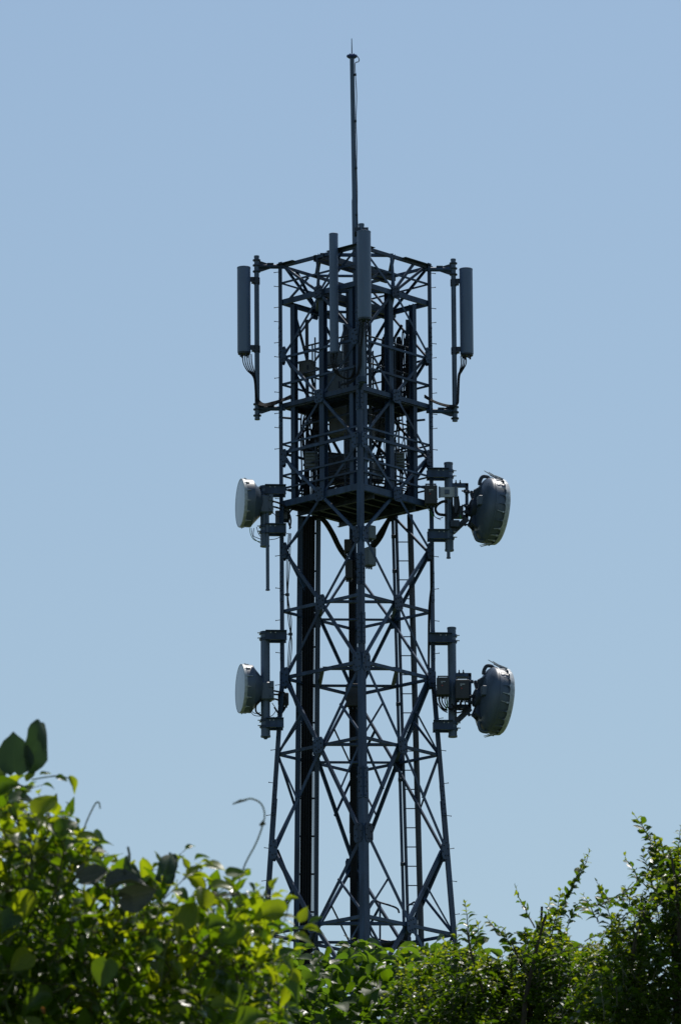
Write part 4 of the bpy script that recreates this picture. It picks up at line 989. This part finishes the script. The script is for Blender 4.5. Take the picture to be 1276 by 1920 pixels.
for a in ((28, 1448, 92, .128, 'broad', LF_DRK, (.1, -1, .2)), (56, 1447, 78, .158, 'strip', LF_DRK, (.5, -.85, .1)), (60, 1440, 76, .140, 'strip', LF_DRK, (.85, -.5, .0)), (6, 1425, 80, .05, 'broad', LF_DRK, (-.6, -.7, .2)),
          (-10, 1490, 30, .10, 'broad', LF_NEAR, (0, -.9, .5)), (20, 1500, 10, .09, 'broad', LF_NEAR, (0, -.6, .8)), (75, 1452, 15, .036, 'ovate', LF_YNG, (.2, -.6, .7)), (104, 1456, -8, .045, 'ovate', LF_NEAR, (.2, -.8, .4)), (130, 1454, -62, .062, 'ovate', LF_YNG, (.5, -.8, .1)), (50, 1465, 60, .05, 'ovate', LF_YNG, (0, -.7, .6)),
          (70, 1525, 50, .085, 'broad', LF_YNG, (0, -.8, .6)), (110, 1560, 40, .075, 'broad', LF_NEAR, (.2, -.8, .6)), (150, 1575, 10, .075, 'broad', LF_YNG, (0, -.6, .8)), (170, 1595, 10, .06, 'ovate', LF_DRY, (.2, -.6, .7)), (180, 1585, 20, .055, 'ovate', LF_NEAR, (0, -.5, .8)),
          (207, 1665, 22, .135, 'broad', LF_DRY, (.0, -.55, .8)), (228, 1682, 6, .13, 'broad', LF_DRY, (.1, -.75, -.4)), (240, 1668, 12, .11, 'broad', LF_DRK, (0, -.9, -.6)), (236, 1645, 84, .065, 'strip', LF_DRK, (.7, -.7, 0)), (258, 1655, 104, .072, 'strip', LF_DRK, (.3, -.9, 0)),
          (300, 1655, 84, .10, 'strip', LF_DRK, (-.6, -.8, 0)), (308, 1655, 66, .105, 'strip', LF_DRK, (.6, -.8, 0)), (150, 1650, 20, .095, 'broad', LF_DRY, (0, -.85, .5)), (165, 1615, -5, .075, 'ovate', LF_NEAR, (0, -.6, .8)),
          (65, 1685, 225, .13, 'broad', LF_YNG, (-.1, -1, .35)), (60, 1790, 215, .09, 'broad', LF_YNG, (.1, -1, .2)), (532, 1712, 178, .11, 'broad', LF_YNG, (.1, -.9, .45)), (455, 1745, 200, .10, 'broad', LF_NEAR, (0, -.9, .5)), (385, 1700, 100, .085, 'broad', LF_YNG, (.2, -1, .3)), (340, 1735, 60, .10, 'broad', LF_YNG, (.2, -1, .3)), (390, 1740, 20, .09, 'broad', LF_NEAR, (.2, -.8, .6)),
          (560, 1730, 62, .065, 'ovate', LF_YNG, (.3, -.8, .5)), (568, 1742, 2, .075, 'ovate', LF_YNG, (.1, -.7, .7)), (580, 1730, 25, .05, 'ovate', LF_NEAR, (.4, -.5, .6)), (550, 1752, -12, .08, 'ovate', LF_YNG, (0, -.8, .6)), (548, 1815, -75, .085, 'ovate', LF_YNG, (.4, -.8, .3)), (530, 1790, -48, .075, 'ovate', LF_NEAR, (.2, -.8, .5)), (535, 1850, -95, .08, 'ovate', LF_YNG, (.4, -.8, .3)),
          (450, 1925, 35, .12, 'broad', LF_NEAR, (0, -.9, .5)), (95, 1870, 200, .12, 'broad', LF_NEAR, (0, -.9, .5)), (78, 1888, -60, .03, 'ovate', LF_BRN, (0, -1, .4)), (425, 1640, 5, .06, 'broad', LF_NEAR, (0, -.7, .7)), (467, 1655, -50, .035, 'ovate', LF_DRK, (.3, -.8, .4)), (400, 1665, 12, .08, 'broad', LF_YNG, (0, -.6, .8)), (350, 1640, 40, .06, 'ovate', LF_YNG, (0, -.7, .7)), (365, 1612, 30, .05, 'ovate', LF_NEAR, (0, -.6, .8)), (385, 1625, -10, .05, 'ovate', LF_YNG, (0, -.6, .8)), (330, 1660, 170, .06, 'ovate', LF_YNG, (0, -.8, .6)), (500, 1700, 20, .05, 'ovate', LF_DRK, (.3, -.7, .6)),
          (350, 1900, 150, .08, 'ovate', LF_YNG, (0, -.8, .6)), (400, 1890, 10, .09, 'broad', LF_YNG, (0, -.8, .6)), (200, 1800, 260, .10, 'broad', LF_NEAR, (0, -1, .4)), (290, 1790, 120, .09, 'broad', LF_NEAR, (.3, -.9, .4)), (250, 1870, 280, .08, 'ovate', LF_NEAR, (.4, -.9, .2)), (160, 1760, 250, .08, 'ovate', LF_NEAR, (-.3, -.9, .3)), (340, 1830, 110, .08, 'ovate', LF_YNG, (0, -1, .4))):
    hero(NB, a[0], a[1], YN - 0.55 + random.uniform(-.08, .08), a[2], a[3]*(.82 if a[1] < 1660 else .74), a[4], a[5], a[6])
for nm, pts, rr in (('tendril', [(452, 1640), (462, 1615), (478, 1585), (489, 1558), (496, 1530), (490, 1508), (473, 1498), (458, 1500), (437, 1507)], .0022), ('tendril', [(155, 1562), (163, 1540), (172, 1520), (180, 1506), (186, 1505), (188, 1516)], .002),
                    ('vine_stem', [(300, 1850), (310, 1780), (340, 1735), (375, 1700), (395, 1660)], .004), ('vine_stem', [(0, 1800), (40, 1720), (60, 1640), (55, 1560)], .005), ('vine_stem', [(20, 1905), (10, 1870), (25, 1840), (45, 1790)], .004), ('vine_stem', [(60, 1462), (82, 1458), (110, 1455), (132, 1460)], .0018), ('vine_stem', [(5, 1470), (12, 1440), (22, 1425)], .0035), ('vine_stem', [(232, 1720), (238, 1660), (243, 1610), (240, 1588)], .0035)):
    NB.t.part(nm, MB().tube(curve([at(a, b, YN - 0.40) for a, b in pts], 6), rr, 6), SHOOT, True)
NB.t.part('tendril_bud', MB().tube([at(487, 1548, YN - .40), at(493, 1542, YN - .40), at(497, 1546, YN - .40)], [.003, .006, .003], 6), TWIG, True)
NB.t.part('tendril_bud', MB().tube([at(436, 1508, YN - .40), at(450, 1502, YN - .40), at(462, 1500, YN - .40)], [.001, .004, .002], 6), TWIG, True)
NB.finish(300)

# --- mound of broad-leaved climber in front of the tower's foot
random.seed(5)
YK = 45.0
top, xa, xb = profile([(330, 1830), (420, 1800), (500, 1793), (560, 1795), (600, 1800), (650, 1790), (700, 1786), (740, 1795), (780, 1785), (850, 1790), (900, 1785), (960, 1800), (1030, 1790), (1090, 1800), (1150, 1830), (1230, 1870)], YK)
gK = ground_z(0, YK)
KM = Plant('climber_mound', (0.15, YK, gK), 'dark green mound of broad climber leaves in front of the foot of the tower', 'bush')
stems(KM, (0.15, YK, gK), [(0.2, YK, gK + 3.0), (-.4, YK, gK + 2.8), (.8, YK + .1, gK + 2.9)], 0.05)
for i in range(3900):
    x = random.uniform(xa, xb); dy = random.uniform(-.9, .7); drop = random.random()**1.1*1.0
    z = top(x) - 0.30*dy*dy - drop + 0.01
    d = V((random.uniform(-1, 1), random.uniform(-1, .5), random.uniform(-1.0, .55)))
    KM.leaf('broad', (x, YK + dy, z), d, V((0, -.45, .9)) + rv(.85), random.uniform(.070, .125), LF_KUD if random.random() < .84 else LF_NEAR, stalk=.04)
for i in range(160):
    x = random.uniform(xa, xb); dy = random.uniform(-.9, .4); drop = random.random()*0.6
    KM.shoot((x, YK + dy, top(x) - .35*dy*dy - drop), V((random.uniform(-.6, .6), random.uniform(-.6, .2), random.uniform(-.2, 1))), random.uniform(.15, .35), 'ovate', .035, LF_KUD, LF_SHY, .03, .3, .0025)
for px, ln in ((560, .10), (605, .08), (648, .12), (690, .12), (668, .1), (715, .10), (745, .10), (820, .1)):
    p = at(px, 1782 - (8 if 630 < px < 720 else 0), YK - .2); KM.leaf('broad', p - V((0, 0, .09)), V((random.uniform(-.3, .3), 0, 1)), V((random.uniform(-.5, .5), -1, .2)), ln, LF_KUD, 9)
KM.t.part('vine_stem', MB().tube(curve([at(745, 1910, YK - .8), at(748, 1880, YK - .85), at(752, 1850, YK - .85), at(750, 1825, YK - .8)], 5), .009, 6), BARK, True)
KM.t.part('vine_stem', MB().tube(curve([at(735, 1842, YK - .85), at(742, 1836, YK - .85), at(752, 1828, YK - .85)], 5), .005, 6), BARK, True)
KM.finish(300)

# --- fine-leaved shrubs at the right
def shrub(seed, Y, prof, base_px, label, nshoot, heroes, limbs, deep=.85, thick=.6, fronts=(), name='small_leaved_shrub', size=.054):
    random.seed(seed)
    top, xa, xb = profile(prof, Y); bx_ = at(base_px, 1900, Y).x; gz = ground_z(bx_, Y)
    P = Plant(name, (bx_, Y, gz), label, 'shrub', 'small leaved shrubs at the right')
    stems(P, (bx_, Y, gz), [at(a, b, Y + random.uniform(-.2, .2)) for a, b in limbs], 0.045)
    for i in range(nshoot):
        x = random.uniform(xa, xb); dy = random.uniform(-thick, thick); drop = random.random()**1.25*deep
        z = top(x) - 0.55*dy*dy - drop
        d = V((random.uniform(-.65, .65) + (x - bx_)*.25, random.uniform(-.7, .45), random.uniform(.05, 1.15)))
        tipy = drop < .18 or random.random() < .2
        P.shoot((x, Y + dy, z), d, random.uniform(.16, .34), 'small', size*random.uniform(.8, 1.15), LF_SHR, LF_SHY if tipy else LF_SHR, .021, .3, .003, pair=True, tipfrac=.28)
    for tip, bs, ln in heroes:
        a = at(*tip, Y - .15 + random.uniform(-.1, .15)); b = at(*bs, Y); d = a - b
        P.shoot(a, d, d.length*ln, 'small', size*1.08, LF_SHR, LF_SHY, .023, .10, .0042, pair=True, tipfrac=.22, up=.5)
    for pts, rr in fronts:
        P.t.part('branch', MB().tube(curve([at(a, b, Y - thick*0.8) for a, b in pts], 5), [rr*(1 - .6*i/(5*(len(pts) - 1))) for i in range(5*(len(pts) - 1) + 1)], 6), BARK, True)
    P.finish(300)
    return P
shrub(11, 39.0, [(735, 1800), (790, 1778), (845, 1755), (880, 1770), (930, 1792), (985, 1760), (1020, 1718), (1055, 1700), (1075, 1760), (1130, 1800), (1170, 1840)], 985,
      'dark small leaved shrub with a tall bright spray, right of the tower foot', 760,
      [((872, 1694), (880, 1790), 1), ((1104, 1600), (1050, 1700), 1), ((1095, 1612), (1040, 1715), 1), ((966, 1668), (1003, 1740), 1), ((912, 1722), (965, 1785), 1), ((985, 1745), (990, 1790), 1), ((1030, 1690), (1015, 1760), 1), ((945, 1745), (968, 1795), 1), ((1050, 1672), (1030, 1760), 1), ((1060, 1770), (1010, 1790), 1), ((855, 1745), (845, 1800), 1), ((895, 1735), (885, 1800), 1), ((1085, 1690), (1060, 1740), 1)],
      [(1008, 1735), (955, 1790), (1050, 1730), (875, 1785), (1015, 1700)], .80, fronts=(([(980, 1925), (985, 1870), (998, 1810), (1010, 1760), (1022, 1715)], .016), ([(905, 1860), (893, 1820), (882, 1785), (874, 1740)], .009), ([(990, 1830), (970, 1795), (958, 1765)], .008)))
shrub(12, 37.0, [(1085, 1860), (1105, 1750), (1150, 1705), (1190, 1690), (1205, 1640), (1225, 1600), (1255, 1590), (1290, 1585), (1340, 1560), (1420, 1590), (1500, 1680), (1560, 1800)], 1290,
      'taller dark small leaved shrub at the right edge of the picture', 1000,
      [((1190, 1528), (1232, 1590), 1), ((1200, 1545), (1250, 1640), 1), ((1170, 1604), (1215, 1670), 1), ((1118, 1655), (1142, 1695), 1), ((1172, 1664), (1190, 1720), 1), ((1124, 1668), (1150, 1740), 1), ((1276, 1552), (1268, 1640), 1), ((1240, 1580), (1250, 1660), 1), ((1095, 1680), (1120, 1730), 1), ((1205, 1600), (1230, 1680), 1), ((1225, 1575), (1245, 1640), 1), ((1330, 1530), (1320, 1620), 1), ((1300, 1560), (1300, 1650), 1)],
      [(1262, 1640), (1200, 1700), (1145, 1735), (1330, 1620), (1255, 1600)], .95, fronts=(([(1275, 1780), (1270, 1720), (1266, 1660), (1258, 1610)], .014), ([(1185, 1800), (1190, 1760), (1205, 1720), (1200, 1680)], .010)))
